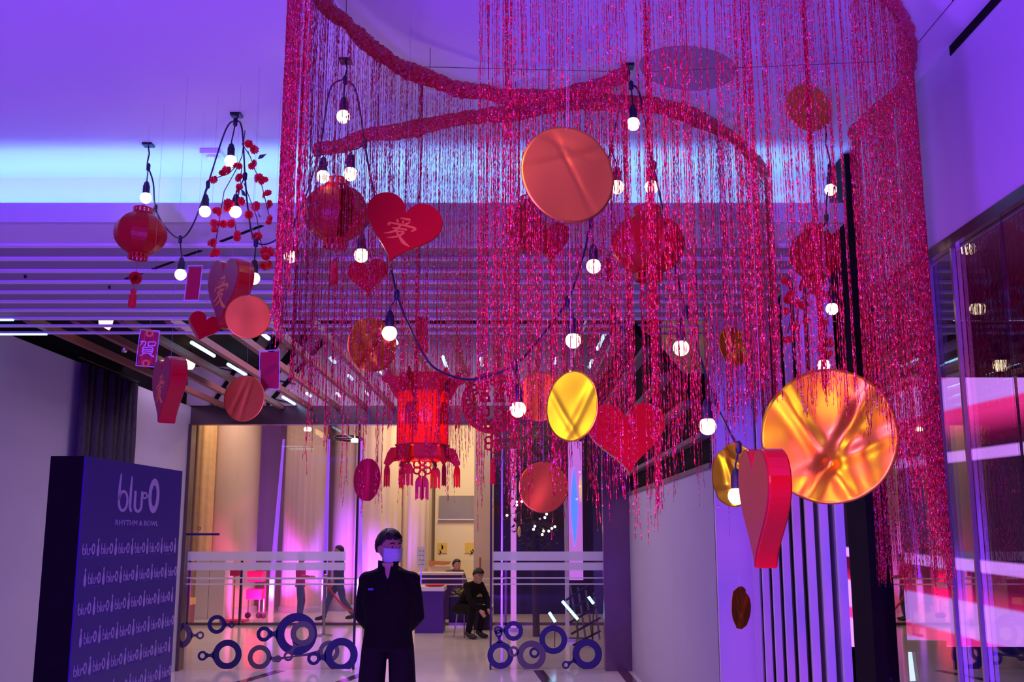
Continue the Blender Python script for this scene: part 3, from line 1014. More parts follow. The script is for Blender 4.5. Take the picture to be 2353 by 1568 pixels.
rel(MB().tube([(sx(541, 21), 21, 0.02), (sx(541, 21), 21, 1.0)], 0.016, 8), o_).build('pole', 'orange_wood', t_)
rel(MB().box2((sx(530, 21), 20.97, sz(1324, 21)), (sx(553, 21), 20.99, sz(1311, 21))), o_).build('plate', 'shirt_rose', t_)
rel(MB().box2((sx(516, 21), 20.8, 0), (sx(572, 21), 21.2, 0.04)), o_).build('base', 'magenta_paint', t_)
t_ = thing('pale_cabinet', 'tall pale cabinet in rose light behind the left pane', 'cabinet', (sx(484, 21.6), 21.8, 0))
o_ = (sx(484, 21.6), 21.8, 0)
rel(MB().box2((sx(452, 21.6), 21.6, 0), (sx(482, 21.6), 22.2, 1.25)), o_).build('door', 'white_plastic', t_)
rel(MB().box2((sx(483, 21.6), 21.6, 0), (sx(518, 21.6), 22.2, 1.25)), o_).build('door', 'white_plastic', t_)
t_ = thing('waste_bin', 'brown box with yellow top standing by the left door post', 'bin', (sx(436, 20.8), 20.8, 0))
o_ = (sx(436, 20.8), 20.8, 0)
rel(MB().box2((sx(424, 20.8), 20.6, 0), (sx(446, 20.8), 21.0, sz(1390, 20.8))), o_).build('body', 'wood_beam', t_)
rel(MB().box2((sx(430, 20.8), 20.6, sz(1390, 20.8)), (sx(448, 20.8), 21.0, sz(1375, 20.8))), o_).build('lid', 'poster_yellow', t_)
# mall ceiling pieces seen at the head of the doors
t_ = thing('ceiling_ring', 'dark ring-shaped ceiling fitting seen above the sliding pane', 'ceiling fitting', (sx(800, 19, 1010), 19.0, 5.2))
cxr, czr = sx(800, 19, 1010), sz(1008, 19)
mb = MB()
mb.tube([(0.25 * math.cos(a), 0.5 * math.sin(a), czr - 5.2) for a in [2 * PI * k / 24 for k in range(24)]], 0.02, 6, True)
mb.build('ring', 'black_metal', t_)
MB().tube([(0, 0, czr - 5.2), (0, 0, 0)], 0.01, 6).build('stem', 'black_metal', t_)
MB().box((0, 0, czr - 5.2), (0.5, 0.02, 0.02)).build('spoke', 'black_metal', t_)
for (px, py, lab) in ((707, 986, 'small glowing ceiling spot behind the head of the left pane'), (815, 1012, 'small glowing ceiling spot near the sliding pane edge')):
    c_ = atY(px, py, 18.5)
    t_ = thing('ceiling_spot', lab, 'light', c_, group='small ceiling spots in the mall')
    MB().lathe([(0.02, -0.04), (0.06, -0.04), (0.07, 0.0), (0.05, 0.03)], 16).build('spot_lens', 'spot_glow', t_)
    MB().tube([(0, 0, 0.02), (0, 0, 5.2 - c_.z)], 0.012, 6).build('stem', 'white_plastic', t_)

# right pane: night side with tree, lights, banner
YT = 18.0
t_ = thing('outdoor_tree', 'dark bushy tree with warm fairy lights behind the right pane', 'tree', (sx(1228, YT), YT, 0))
o_ = (sx(1228, YT), YT, 0)
rel(MB().tube([(sx(1232, YT), YT, 0), (sx(1228, YT), YT, 1.6), (sx(1224, YT), YT, 3.2)], [0.06, 0.05, 0.02], 8), o_).build('trunk', 'twig', t_)
mb = MB()
random.seed(3)
for i in range(900):
    zz = random.uniform(1.25, 3.4)
    wd = 0.30 * math.sin(PI * min(1, (zz - 1.1) / 2.5)) + 0.12
    p = Vector((sx(1226, YT) + random.gauss(0, wd * 0.55), YT + random.gauss(0, wd * .5), zz))
    d = Vector((random.uniform(-1, 1), random.uniform(-1, 1), random.uniform(-.6, .8))).normalized()
    s_ = d.orthogonal().normalized() * 0.02
    mb.add([p, p + d * 0.05 + s_, p + d * 0.11, p + d * 0.05 - s_], [(0, 1, 2, 3)])
o2 = rel(mb, o_).build('leaves', 'foliage', t_)
o2['kind'] = 'stuff'
FL = [(1187, 1154), (1187, 1161), (1165, 1185), (1256, 1182), (1252, 1190), (1229, 1210), (1226, 1217), (1249, 1221), (1246, 1229), (1261, 1221), (1268, 1215), (1275, 1211), (1199, 1153)]
for k, (px, py) in enumerate(FL):
    p = atY(px, py, YT - 0.7)
    rel(MB().ell(p, 0.021, 10, 6), o_).build('fairy_light', 'spot_glow', t_, True)
    p2 = Vector((sx(1228, YT), YT, p.z + 0.15))
    rel(MB().tube([p, p2], 0.004, 4), o_).build('fairy_wire', 'twig', t_)
rel(MB().ell(atY(1193, 1222, YT - 0.4), (0.03, 0.03, 0.09), 10, 6), o_).build('lantern_ornament', 'poster_yellow', t_, True)
YN = 17.2
t_ = thing('tall_banner', 'tall pink and violet light banner with a blue lens shape', 'banner', (sx(1324, YN), YN, 0))
o_ = (sx(1324, YN), YN, 0)
rel(MB().box2((sx(1308, YN), YN, sz(1334, YN)), (sx(1340, YN), YN + 0.04, sz(1015, YN))), o_).build('banner_panel', 'pink_banner', t_)
lens = [(0.055 * math.sin(PI * t) * (1 if k == 0 else -1), t) for k in (0, 1) for t in ([i / 12 for i in range(13)] if k == 0 else [1 - i / 12 for i in range(1, 12)])]
zb, zt = sz(1258, YN), sz(1072, YN)
MB().prism([(x_ + sx(1321, YN) - o_[0], zb + (zt - zb) * t) for x_, t in lens], -0.012, -0.001).build('blue_lens', 'blue_banner', t_)
MB().prism([(x_ * 0.35 + sx(1336, YN) - o_[0], sz(1155, YN) + (sz(1092, YN) - sz(1155, YN)) * t) for x_, t in lens], -0.012, -0.001).build('yellow_lens', 'yellow_banner', t_)
rel(MB().box2((sx(1298, YN), YN - 0.02, 0), (sx(1307, YN), YN + 0.06, sz(1140, YN))), o_).build('banner_post', 'counter_top', t_)
rel(MB().box2((sx(1300, YN), YN - 0.1, 0), (sx(1345, YN), YN + 0.16, 0.05)), o_).build('base', 'steel', t_)
t_ = thing('violet_post', 'slim violet-lit post left of the dark tree', 'post', (sx(1180, 19.0), 19.0, 0))
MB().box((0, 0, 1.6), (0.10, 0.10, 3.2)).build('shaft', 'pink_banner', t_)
MB().box((0, 0, 0.03), (0.22, 0.22, 0.06)).build('base', 'steel', t_)
t_ = thing('lattice_ramp', 'dark lattice balustrade standing behind the right pane', 'railing', (sx(1340, 16.4), 16.4, 0))
o_ = (sx(1340, 16.4), 16.4, 0)
for i in range(5):
    a_ = atY(1300 + i * 4, 1380 + i * 26, 16.4); b_ = atY(1380, 1330 + i * 30, 16.4)
    rel(MB().bar(a_, b_, 0.03, 0.03), o_).build('cross_bar', 'black_metal', t_)
for i in range(4):
    a_ = atY(1310 + i * 18, 1345 + i * 6, 16.42); b_ = atY(1330 + i * 16, 1470, 16.42)
    rel(MB().bar(a_, (b_.x, b_.y, max(b_.z, 0)), 0.03, 0.03), o_).build('upright_bar', 'wood_pale', t_)
for (pa, pb) in (((1292, 1382), (1328, 1424)), ((1262, 1408), (1276, 1430)), ((1352, 1372), (1364, 1388))):
    a_, b_ = atY(*pa, 16.0), atY(*pb, 16.0)
    rel(MB().tube([a_, b_], 0.022, 8), o_).build('light_stick', 'tube_led', t_)
    rel(MB().tube([b_, (b_.x, b_.y + 0.4, 0.0)], 0.008, 6), o_).build('light_stick_leg', 'black_metal', t_)

# ================================================================== ROOM BEHIND THE RIGHT GLASS
YS = 7.0
zc = sz(1180, YS, 2250)
def screen_material():
    m = bpy.data.materials.new('led_wall_image')
    m.use_nodes = True
    nt = m.node_tree
    b = nt.nodes['Principled BSDF']
    tc = nt.nodes.new('ShaderNodeTexCoord')
    sp = nt.nodes.new('ShaderNodeSeparateXYZ')
    L = nt.links.new
    L(tc.outputs['Object'], sp.inputs[0])
    k = mpp(Vector((3.2, YS, 2.0)))
    den = nt.nodes.new('ShaderNodeMath'); den.operation = 'MULTIPLY_ADD'
    den.inputs[1].default_value = 0.00100 / k; den.inputs[2].default_value = 1.0
    L(sp.outputs[0], den.inputs[0])
    dv = nt.nodes.new('ShaderNodeMath'); dv.operation = 'DIVIDE'
    L(sp.outputs[2], dv.inputs[0]); L(den.outputs[0], dv.inputs[1])
    mr = nt.nodes.new('ShaderNodeMapRange')
    mr.inputs['From Min'].default_value = -320 * k
    mr.inputs['From Max'].default_value = 320 * k
    L(dv.outputs[0], mr.inputs['Value'])
    cr = nt.nodes.new('ShaderNodeValToRGB')
    LI = (0.62, 0.25, 0.95, 1); PK = (0.85, 0.03, 0.25, 1); DK = (0.012, 0.004, 0.02, 1); DR = (0.10, 0.002, 0.03, 1)
    stops = [(-320, LI), (-292, LI), (-286, PK), (-262, PK), (-255, LI), (-188, LI), (-182, (0.5, 0.01, 0.12, 1)), (-150, DR), (-122, DR), (-119, LI), (-97, LI), (-94, DK),
             (-60, DK), (108, DK), (111, LI), (131, LI), (134, DK), (160, DR), (205, PK), (222, PK), (228, LI), (292, LI), (298, PK), (320, PK)]
    e = cr.color_ramp.elements
    e[0].position, e[0].color = 0.0, LI
    e[1].position, e[1].color = 1.0, PK
    for p_, c_ in stops[1:-1]:
        q = e.new((p_ + 320) / 640)
        q.color = c_
    L(mr.outputs[0], cr.inputs[0])
    L(cr.outputs[0], b.inputs['Emission Color'])
    b.inputs['Emission Strength'].default_value = 1.5
    b.inputs['Base Color'].default_value = (0.01, 0.01, 0.012, 1)
    b.inputs['Roughness'].default_value = 0.3
    MATS['led_wall_image'] = m
screen_material()
x0s, x1s = sx(1888, YS), sx(2353, YS) + 0.5
t_ = thing('led_wall', 'large video wall with pink and lilac sweeping bands behind the right glass', 'screen', (sx(2150, YS), YS, zc))
o_ = (sx(2150, YS), YS, zc)
rel(MB().box2((x0s, YS, sz(1487, YS, 2200)), (x1s, YS + 0.03, sz(868, YS, 2250))), o_).build('display_face', 'led_wall_image', t_)
rel(MB().box2((x0s - 0.03, YS + 0.03, sz(1487, YS, 2200) - 0.03), (x1s + 0.03, YS + 0.15, sz(868, YS, 2250) + 0.02)), o_).build('housing', 'black_matte', t_)
rel(MB().box2((x0s, YS + 0.05, 0), (x0s + 0.1, YS + 0.15, sz(1487, YS))), o_).build('support_leg', 'black_metal', t_)
rel(MB().box2((x1s - 0.1, YS + 0.05, 0), (x1s, YS + 0.15, sz(1487, YS))), o_).build('support_leg', 'black_metal', t_)
YQ = 6.6
t_ = thing('lane_number', 'glowing white lane number 1 below the video wall', 'sign', (sx(2072, YQ), YQ, 0))
zz0, zz1 = sz(1566, YQ, 2070), sz(1500, YQ, 2070)
MB().box((0, 0.05, (zz0 + zz1) / 2 - 0.02), (0.5, 0.06, 0.34)).build('panel', 'night_blue', t_)
MB().box((0, 0.05, (zz0 - 0.15) / 2), (0.1, 0.06, zz0 - 0.15)).build('post', 'black_metal', t_)
mb = MB()
mb.stroke([(0.012, zz0), (0.0, zz1)], 0.05, 0.015, 0.02)
mb.stroke([(0.0, zz1 - 0.005), (-0.055, zz1 - 0.055)], [0.045, 0.03], 0.015, 0.019)
mb.build('numeral', 'neon_white', t_)

# ================================================================== PRINTED BACKDROP SIGN
A_ = Vector((-2.52, 6.2, 0)); B_ = Vector((-2.42, 7.72, 0))
dS = (B_ - A_).normalized()
SW = (B_ - A_).length
rotS = math.atan2(dS.y, dS.x)
SH = 2.135
sign = thing('backdrop_sign', 'dark violet logo backdrop box standing in front of the left wall', 'sign', A_, (0, 0, rotS))
MB().box2((0, 0.0, 0), (SW, 0.01, SH)).build('face_panel', 'sign_face', sign)
MB().box2((0, 0.01, 0), (SW, 0.215, SH)).build('box_frame', 'black_matte', sign)
def sign_uv(px, py):
    r = ray(px, py)
    nrm = Vector((dS.y, -dS.x, 0))
    t = A_.dot(nrm) / r.dot(nrm)
    p = r * t
    return ((p - A_).dot(dS), p.z + EYE)
def arc(cx, cz, rx, rz, a0, a1, n=14):
    return [(cx + rx * math.cos(R(a0 + (a1 - a0) * i / n)), cz + rz * math.sin(R(a0 + (a1 - a0) * i / n))) for i in range(n + 1)]
def logo_mesh(name, w, m, tagline=None):
    # lettering drawn in a 100-wide, 62-high box, centred
    s = w / 100.0
    mb = MB()
    lw = 5.2
    def st(pts, ww): mb.stroke([((x - 50) * s, (z - 31) * s) for x, z in pts], [q * s for q in ww] if isinstance(ww, list) else ww * s, 0.0, 0.001)
    st([(5, 62), (3.5, 40), (3.5, 18)] , [2.5, lw, lw])
    st(arc(13, 17, 9.5, 16, 180, 540, 26), lw * 0.9)
    st([(30, 60), (29, 40), (29, 14)] + arc(34, 10, 5, 9, 180, 270, 6), [3] + [lw] * 9)
    st([(40, 36), (40, 12)] + arc(48, 11, 8, 10, 180, 360, 12) + [(56, 36)], lw)
    mb.ringflat(((63 - 50) * s, (29 - 31) * s), 6.5 * s, 3.2 * s, 0, 0.001, 20)
    st([(68, 28.5), (76, 28)], 5)
    # thick oval O
    vv_, ff_ = [], []
    n_ = 32
    for k in range(n_):
        a = 2 * PI * k / n_
        for (rx, rz) in ((14, 31), (6.5, 19)):
            for yy in (-0.001, 0):
                vv_.append(((86 + rx * math.cos(a) - 50) * s, yy, (30 + rz * math.sin(a) - 31) * s))
    for k in range(n_):
        j = (k + 1) % n_
        ff_ += [(4 * k, 4 * j, 4 * j + 2, 4 * k + 2), (4 * k, 4 * k + 1, 4 * j + 1, 4 * j), (4 * k + 2, 4 * j + 2, 4 * j + 3, 4 * k + 3)]
    mb.add(vv_, ff_)
    return mb.mesh(name, m)
u0, v0 = sign_uv(270, 1140)
u1, v1 = sign_uv(366, 1140)
lw_ = u1 - u0
link('large_logo', logo_mesh('large_logo', lw_, 'sign_print'), sign, ((u0 + u1) / 2, -0.0005, (sign_uv(318, 1094)[1] + sign_uv(318, 1177)[1]) / 2), None, (1, 1, 0.235 / (lw_ * 0.62)))
tm = text_mesh('tagline', 'RHYTHM & BOWL', 0.088, 'sign_print')
link('tagline', tm, sign, ((u0 + u1) / 2, -0.001, sign_uv(316, 1203)[1]), None, (lw_ * 1.02 / max(0.01, tm.vertices and (max(v.co.x for v in tm.vertices) - min(v.co.x for v in tm.vertices))), 1, 0.55))
sl = logo_mesh('small_logo', 0.165, 'sign_print')
tsm = text_mesh('small_tagline', 'RHYTHM & BOWL', 0.017, 'sign_print_dim')
pin = MB()
pp = [(0.0, 0.085), (0.007, 0.08), (0.009, 0.07), (0.006, 0.055), (0.005, 0.04), (0.008, 0.02), (0.014, -0.005), (0.017, -0.03), (0.015, -0.06), (0.009, -0.085)]
pin.prism([(x, z) for x, z in pp] + [(-x, z) for x, z in reversed(pp[1:])], -0.0008, 0.0)
pinm = pin.mesh('bowling_pin_print', 'sign_print')
row_z = [sign_uv(207, 1262)[1] - k * 0.172 for k in range(9)]
for r_i, z in enumerate(row_z):
    for c_i in range(6):
        off = 0.12 + c_i * 0.243 + (0.0 if r_i % 2 == 0 else 0.10)
        if off < SW - 0.08:
            link('small_logo', sl, sign, (off, -0.0005, z), None, (1, 1, 0.66))
            link('small_tagline', tsm, sign, (off, -0.0008, z - 0.05))
        po = off + 0.122 if r_i % 2 == 0 else off - 0.122
        if 0.02 < po < SW - 0.02:
            link('bowling_pin_print', pinm, sign, (po, -0.0005, z + 0.008), None, (1, 1, 0.62))


# ================================================================== PEOPLE
def remesh(o, vox, it=6):
    m = o.modifiers.new('skin', 'REMESH')
    m.mode = 'VOXEL'
    m.voxel_size = vox
    m.use_smooth_shade = True
    s_ = o.modifiers.new('soft', 'SMOOTH')
    s_.iterations = it
    s_.factor = 0.5
    return o


def lerp(a, b, t):
    return Vector(a) * (1 - t) + Vector(b) * t


def hand_into(mb, wrist, direction, side, k=1.0):
    """palm and five unequal bent fingers growing from the wrist"""
    w = Vector(wrist)
    d = Vector(direction).normalized()
    s = d.orthogonal().normalized()
    if abs(s.z) > 0.8:
        s = d.cross(s)
    u = d.cross(s)
    p = w + d * 0.045 * k
    mb.tube([w, w + d * 0.03 * k, w + d * 0.08 * k], [0.026 * k, 0.036 * k, 0.034 * k], 10)
    for i, ln in enumerate((0.062, 0.074, 0.070, 0.055)):
        o = w + d * 0.075 * k + s * (i - 1.5) * 0.019 * k
        mb.tube([o, o + d * ln * 0.45 * k, o + d * ln * 0.8 * k + u * 0.016 * k, o + d * ln * 0.9 * k + u * 0.034 * k], [0.0095 * k, 0.009 * k, 0.0085 * k, 0.007 * k], 8)
    o = w + d * 0.03 * k - s * 0.032 * k
    mb.tube([o, o + d * 0.025 * k - s * 0.02 * k + u * 0.008 * k, o + d * 0.05 * k - s * 0.024 * k + u * 0.02 * k], [0.012 * k, 0.011 * k, 0.008 * k], 8)


def person(label, loc, rz, H, J, top_m, leg_m, head_yaw=0, head_pitch=0, shorts=False, mask=False, group=None, vox=0.011, sleeves=True, hem=0.84):
    """J: joints for a 1.70 m figure facing -y: shoulder/elbow/wrist/hip/knee/ankle for r and l, neck, head"""
    k = H / 1.70
    root = thing('person', label, 'person', loc, (0, 0, rz), group)
    S = lambda p: Vector(p) * k
    body, jac, leg = MB(), MB(), MB()
    pel, chest, neck, head = [Vector(J[q]) for q in ('pelvis', 'chest', 'neck', 'head')]
    up = (chest - pel)
    # trunk as stacked ellipses following the spine
    def trunk(mb, g, rows):
        prev = []
        for t, rx, ry in rows:
            c = lerp(pel, chest, t) if t <= 1 else lerp(chest, neck, t - 1)
            prev.append((S(c), (rx + g) * k, (ry + g) * k))
        mb.loft(prev, 24)
    rows = [(-0.12, .13, .095), (0.0, .160, .110), (0.25, .150, .102), (0.55, .148, .100), (0.85, .168, .110), (1.0, .172, .110), (1.35, .160, .098), (1.62, .120, .085), (1.82, .078, .068), (2.0, .055, .056)]
    trunk(body, 0, rows)
    body.tube([S(lerp(chest, neck, .7)), S(neck), S(lerp(neck, head, .6))], [.060 * k, .056 * k, .054 * k], 14)
    hr = Euler((head_pitch, 0, head_yaw)).to_matrix()
    hc = S(head)
    kb, k = k, k * 1.07
    kq = k * 1.0
    def hp(x, y, z): return hc + hr @ (Vector((x, y, z)) * kq)
    body.ell(hc + hr @ Vector((0, 0.004, 0.022)) * k, (.074 * k, .092 * k, .098 * k), 20, 14, hr)
    body.ell(hc + hr @ Vector((0, -0.022, -0.055)) * k, (.058 * k, .064 * k, .066 * k), 18, 12, hr)
    body.tube([hp(0, -.083, .024), hp(0, -.098, -.006), hp(0, -.104, -.020), hp(0, -.086, -.028)], [.008 * k, .011 * k, .015 * k, .010 * k], 8)
    for s in (-1, 1):
        body.ell(hp(s * .076, .008, -.004), (.010 * k, .020 * k, .030 * k), 10, 8, hr)
        body.ell(hp(s * .030, -.082, .034), (.026 * k, .010 * k, .008 * k), 10, 6, hr)
    body.ell(hp(0, -.084, -.052), (.024 * k, .010 * k, .008 * k), 10, 6, hr)
    kh, k = k, kb
    for s, a in ((-1, 'r'), (1, 'l')):
        sh, el, wr = [Vector(J[q + a]) for q in ('sh_', 'el_', 'wr_')]
        hi, kn, an = [Vector(J[q + a]) for q in ('hip_', 'kn_', 'an_')]
        inn = lerp(chest, neck, .45)
        body.ell(S(sh), .054 * k, 14, 10)
        jac.ell(S(sh), .066 * k, 16, 12)
        jac.tube([S(lerp(chest, neck, .86)), S(lerp(lerp(chest, neck, .72), sh, .5)), S(sh)], [.06 * k, .062 * k, .060 * k], 14)
        body.tube([S(lerp(inn, sh, .4)), S(sh), S(lerp(sh, el, .5)), S(el), S(lerp(el, wr, .35)), S(wr)], [q * k for q in (.055, .054, .047, .038, .040, .025)], 12)
        hand_into(body, S(wr), S(Vector(J.get('hd_' + a, tuple(wr - el)))), s, k)
        body.tube([S(lerp(pel, hi, .4)), S(hi), S(lerp(hi, kn, .5)), S(kn), S(lerp(kn, an, .35)), S(an)], [q * k for q in (.085, .086, .074, .052, .055, .036)], 14)
        fdir = Vector(J.get('ft_' + a, (0, -1, 0)))
        body.tube([S(an), S(an + fdir * .06 - Vector((0, 0, .035))), S(an + fdir * .17 - Vector((0, 0, .05)))], [.036 * k, .035 * k, .028 * k], 10)
        jw = lerp(el, wr, .93 if sleeves else .1)
        jac.tube([S(lerp(sh, el, -.02)), S(lerp(sh, el, .2)), S(lerp(sh, el, .55)), S(el), S(lerp(el, jw, .5)), S(jw)], [q * k for q in (.050, .064, .062, .056, .052, .045)], 14)
        kw = lerp(kn, hi, .28) if shorts else lerp(kn, an, .93)
        if shorts:
            leg.tube([S(lerp(pel, hi, .4)), S(hi), S(lerp(hi, kn, .45)), S(kw)], [q * k for q in (.095, .096, .096, .096)], 18)
        else:
            leg.tube([S(lerp(pel, hi, .4)), S(hi), S(lerp(hi, kn, .5)), S(kn), S(lerp(kn, an, .5)), S(kw)], [q * k for q in (.100, .100, .088, .068, .062, .056)], 16)
        sh_b = MB()
        A0 = S(an)
        sh_b.tube([A0 + Vector((0, 0, .02)) - S(fdir) * .05, A0 + S(fdir * .05 - Vector((0, 0, .030))), A0 + S(fdir * .14 - Vector((0, 0, .045))), A0 + S(fdir * .20 - Vector((0, 0, .05)))], [.045 * k, .050 * k, .044 * k, .028 * k], 12)
        remesh(sh_b.build('shoe', 'shoe', root), 0.012, 3)
    jr = [(max(-0.9, (hem - pel.z) / max(0.05, up.z)), .166, .120)] + rows[1:8] + [(1.86, .088, .076)]
    trunk(jac, 0.022, jr)
    leg.loft([(S(lerp(pel, chest, t)), rx * k, ry * k) for t, rx, ry in ((-.18, .13, .11), (0, .176, .125), (.3, .165, .115))], 20)
    remesh(body.build('body', 'skin', root), vox, 4)
    jo = remesh(jac.build('jacket', top_m, root), vox, 14)
    remesh(leg.build('shorts' if shorts else 'trousers', leg_m, root), vox, 6)
    # hair cap
    k = kh
    hm = MB()
    nu, nv = 40, 22
    vv_, ff_ = [], []
    random.seed(int(H * 1000))
    for i in range(nv + 1):
        t = PI * i / nv
        for q in range(nu):
            a = 2 * PI * q / nu
            st = max(math.sin(t), .01)
            d = Vector((st * math.cos(a), st * math.sin(a), math.cos(t)))
            front = -d.y
            lim = 0.50 if front > 0.45 else (0.50 - (0.45 - front) * 1.15)
            lim = max(lim, -0.48)
            inside = d.z < lim + random.uniform(-.08, .08)
            g = -0.012 if inside else 0.014 + random.uniform(-.004, .006)
            base = Vector((d.x * (.078 + g), d.y * (.097 + g) + .006, d.z * (.102 + g) + .020))
            vv_.append(hc + hr @ (base * k))
    for i in range(nv):
        for q in range(nu):
            q2 = (q + 1) % nu
            ff_.append((i * nu + q, (i + 1) * nu + q, (i + 1) * nu + q2, i * nu + q2))
    hm.add(vv_, ff_).build('hair', 'hair', root, True)
    for s in (-1, 1):
        MB().ell(hp(s * .030, -.0855, .020), (.0135 * k, .006 * k, .0055 * k), 10, 6, hr).build('eye', 'eye_white', root, True)
        MB().ell(hp(s * .030, -.0895, .020), (.0062 * k, .004 * k, .0056 * k), 8, 6, hr).build('iris', 'eye_dark', root, True)
        MB().tube([hp(s * .013, -.094, .040), hp(s * .030, -.095, .046), hp(s * .048, -.086, .041)], [.003 * k, .0042 * k, .002 * k], 6).build('eyebrow', 'hair', root, True)
    if mask:
        vv_, ff_ = [], []
        nu, nv = 18, 12
        for i in range(nv + 1):
            z = .012 - .098 * i / nv
            for q in range(nu + 1):
                a = R(-72 + 144 * q / nu)
                bul = .020 * math.exp(-((z + .022) / .04) ** 2) * math.exp(-(a / .55) ** 2)
                wv = .0025 * math.sin(i * 2.1) * math.cos(a)
                rr = .066 if z > -.05 else .066 - (-.05 - z) * .25
                vv_.append(hp((rr + .010) * math.sin(a), -.022 - (.066 + bul + wv + (0.0 if z > -.05 else -(-.05 - z) * .30)) * math.cos(a) - .012 * math.cos(a), z))
        for i in range(nv):
            for q in range(nu):
                ff_.append((i * (nu + 1) + q, i * (nu + 1) + q + 1, (i + 1) * (nu + 1) + q + 1, (i + 1) * (nu + 1) + q))
        mo = MB().add(vv_, ff_).build('face_mask', 'mask_blue', root, True)
        md = mo.modifiers.new('thick', 'SOLIDIFY'); md.thickness = .0025
        for s in (-1, 1):
            MB().tube([hp(s * .070, -.040, .006), hp(s * .079, -.008, .022), hp(s * .083, .018, .004), hp(s * .078, -.004, -.028), hp(s * .066, -.042, -.062)], .0016 * k, 5).build('ear_loop', 'mask_blue', mo)
    return root


STAND = dict(pelvis=(0, 0, .92), chest=(0, 0.0, 1.24), neck=(0, .012, 1.46), head=(0, -.012, 1.575),
             sh_r=(-.160, .012, 1.350), sh_l=(.160, .012, 1.350), el_r=(-.200, .075, 1.09), el_l=(.200, .075, 1.09),
             wr_r=(-.09, .19, .95), wr_l=(.07, .20, .96), hd_r=(1, .15, -.25), hd_l=(-1, .15, -.25),
             hip_r=(-.095, 0, .88), hip_l=(.095, 0, .88), kn_r=(-.12, -.01, .48), kn_l=(.12, -.015, .48), an_r=(-.12, .01, .085), an_l=(.12, .0, .085))
YM = 7.75
pm = atY(893, 1400, YM)
man = person('masked man in a black jacket and shorts, hands clasped behind his back', (pm.x, YM, 0), R(0), 1.70, STAND, 'jacket', 'shorts',
             head_yaw=R(34), head_pitch=R(4), shorts=True, mask=True, vox=0.009, hem=0.885)
# open collar, neck skin and chest mark of the jacket
MB().prism([(-.042, 1.475), (.042, 1.475), (.012, 1.385), (0.0, 1.365), (-.010, 1.385)], -.112, -.085).xform(Matrix.Translation((0, 0, 0))).build('neck_opening', 'skin', man)
for s in (-1, 1):
    MB().add([(s * .040, -.100, 1.49), (s * .075, -.07, 1.495), (s * .07, -.112, 1.41), (s * .012, -.135, 1.375), (s * .020, -.122, 1.44),
              (s * .040, -.088, 1.49), (s * .075, -.058, 1.495), (s * .07, -.100, 1.41), (s * .012, -.123, 1.375), (s * .020, -.110, 1.44)],
             [(0, 1, 2, 3, 4), (9, 8, 7, 6, 5), (0, 5, 6, 1), (1, 6, 7, 2), (2, 7, 8, 3), (3, 8, 9, 4), (4, 9, 5, 0)]).build('collar_flap', 'jacket', man)
cb = MB()
cb.box((-.115, -.136, 1.295), (.040, .004, .016), (0, 0, -.25)).build('chest_badge', 'badge_blue', man)
MB().box((0, -.1335, 1.13), (.004, .004, .46)).build('jacket_placket', 'shorts', man)

WALK = dict(STAND)
WALK.update(kn_r=(-.10, -.18, .52), an_r=(-.10, -.30, .12), kn_l=(.10, .10, .49), an_l=(.10, .36, .14), el_r=(-.23, .10, 1.12), wr_r=(-.22, .02, .90), hd_r=(0, -.3, -1), el_l=(.23, -.02, 1.12), wr_l=(.21, -.16, .93), hd_l=(0, -.3, -1))
HOLD = dict(STAND)
HOLD.update(el_r=(-.22, .02, 1.10), wr_r=(-.10, -.24, 1.10), hd_r=(.2, -1, .1), el_l=(.22, .02, 1.10), wr_l=(.08, -.24, 1.10), hd_l=(-.2, -1, .1), kn_l=(.10, -.08, .49), an_l=(.10, -.02, .085))
p_ = atY(688, 1400, 21.3)
person('short person in a rose-lit top standing behind the big blue ring sticker', (p_.x, 21.3, 0), R(100), 1.30, HOLD, 'shirt_rose', 'jeans', head_pitch=R(15), vox=.014)
p_ = atY(776, 1400, 21.0)
person('person in jeans striding past behind the sliding glass pane', (p_.x, 21.0, 0), R(-70), 1.45, WALK, 'shirt_blue', 'jeans', vox=.014)
SIT = dict(STAND)
SIT.update(pelvis=(0, 0.05, .52), chest=(0, -.20, .78), neck=(0, -.30, .96), head=(0, -.37, 1.06), sh_r=(-.18, -.26, .90), sh_l=(.18, -.26, .90),
           el_r=(-.22, -.38, .66), el_l=(.22, -.38, .66), wr_r=(-.10, -.52, .48), wr_l=(.10, -.52, .48), hd_r=(0, -.7, -.6), hd_l=(0, -.7, -.6),
           hip_r=(-.09, .02, .50), hip_l=(.09, .02, .50), kn_r=(-.14, -.38, .52), kn_l=(.14, -.38, .52), an_r=(-.14, -.26, .085), an_l=(.14, -.26, .085))
p_ = atY(1062, 1420, 17.6)
person('dark-haired person in black bending forward beside the planter', (p_.x, 17.9, 0), R(48), 1.60, SIT, 'jacket', 'jacket', head_yaw=R(-20), head_pitch=R(20), vox=.012, hem=.45)
t_ = thing('stool', 'low dark stool under the bending person', 'stool', (p_.x + 0.02, 17.95, 0), (0, 0, R(48)))
MB().lathe([(.16, .37), (.17, .38), (.17, .41), (.15, .42)], 20).build('seat', 'black_metal', t_)
for a in range(4):
    an_ = a * PI / 2 + .78
    MB().tube([(.12 * math.cos(an_), .12 * math.sin(an_), .375), (.17 * math.cos(an_), .17 * math.sin(an_), 0)], .012, 6).build('leg', 'steel', t_)
p_ = atY(1078, 1330, 22.8)
person('dark-haired person seated at the back of the shop behind the violet counter', (p_.x - .45, 23.4, .02), R(30), 1.60, SIT, 'shirt_blue', 'jeans', head_yaw=R(10), head_pitch=R(-5), vox=.016, hem=.45)
t_ = thing('high_stool', 'plain stool under the person at the back of the shop', 'stool', (p_.x - .45, 23.45, 0))
MB().lathe([(.17, .38), (.18, .39), (.18, .42), (.16, .43)], 20).build('seat', 'steel', t_)
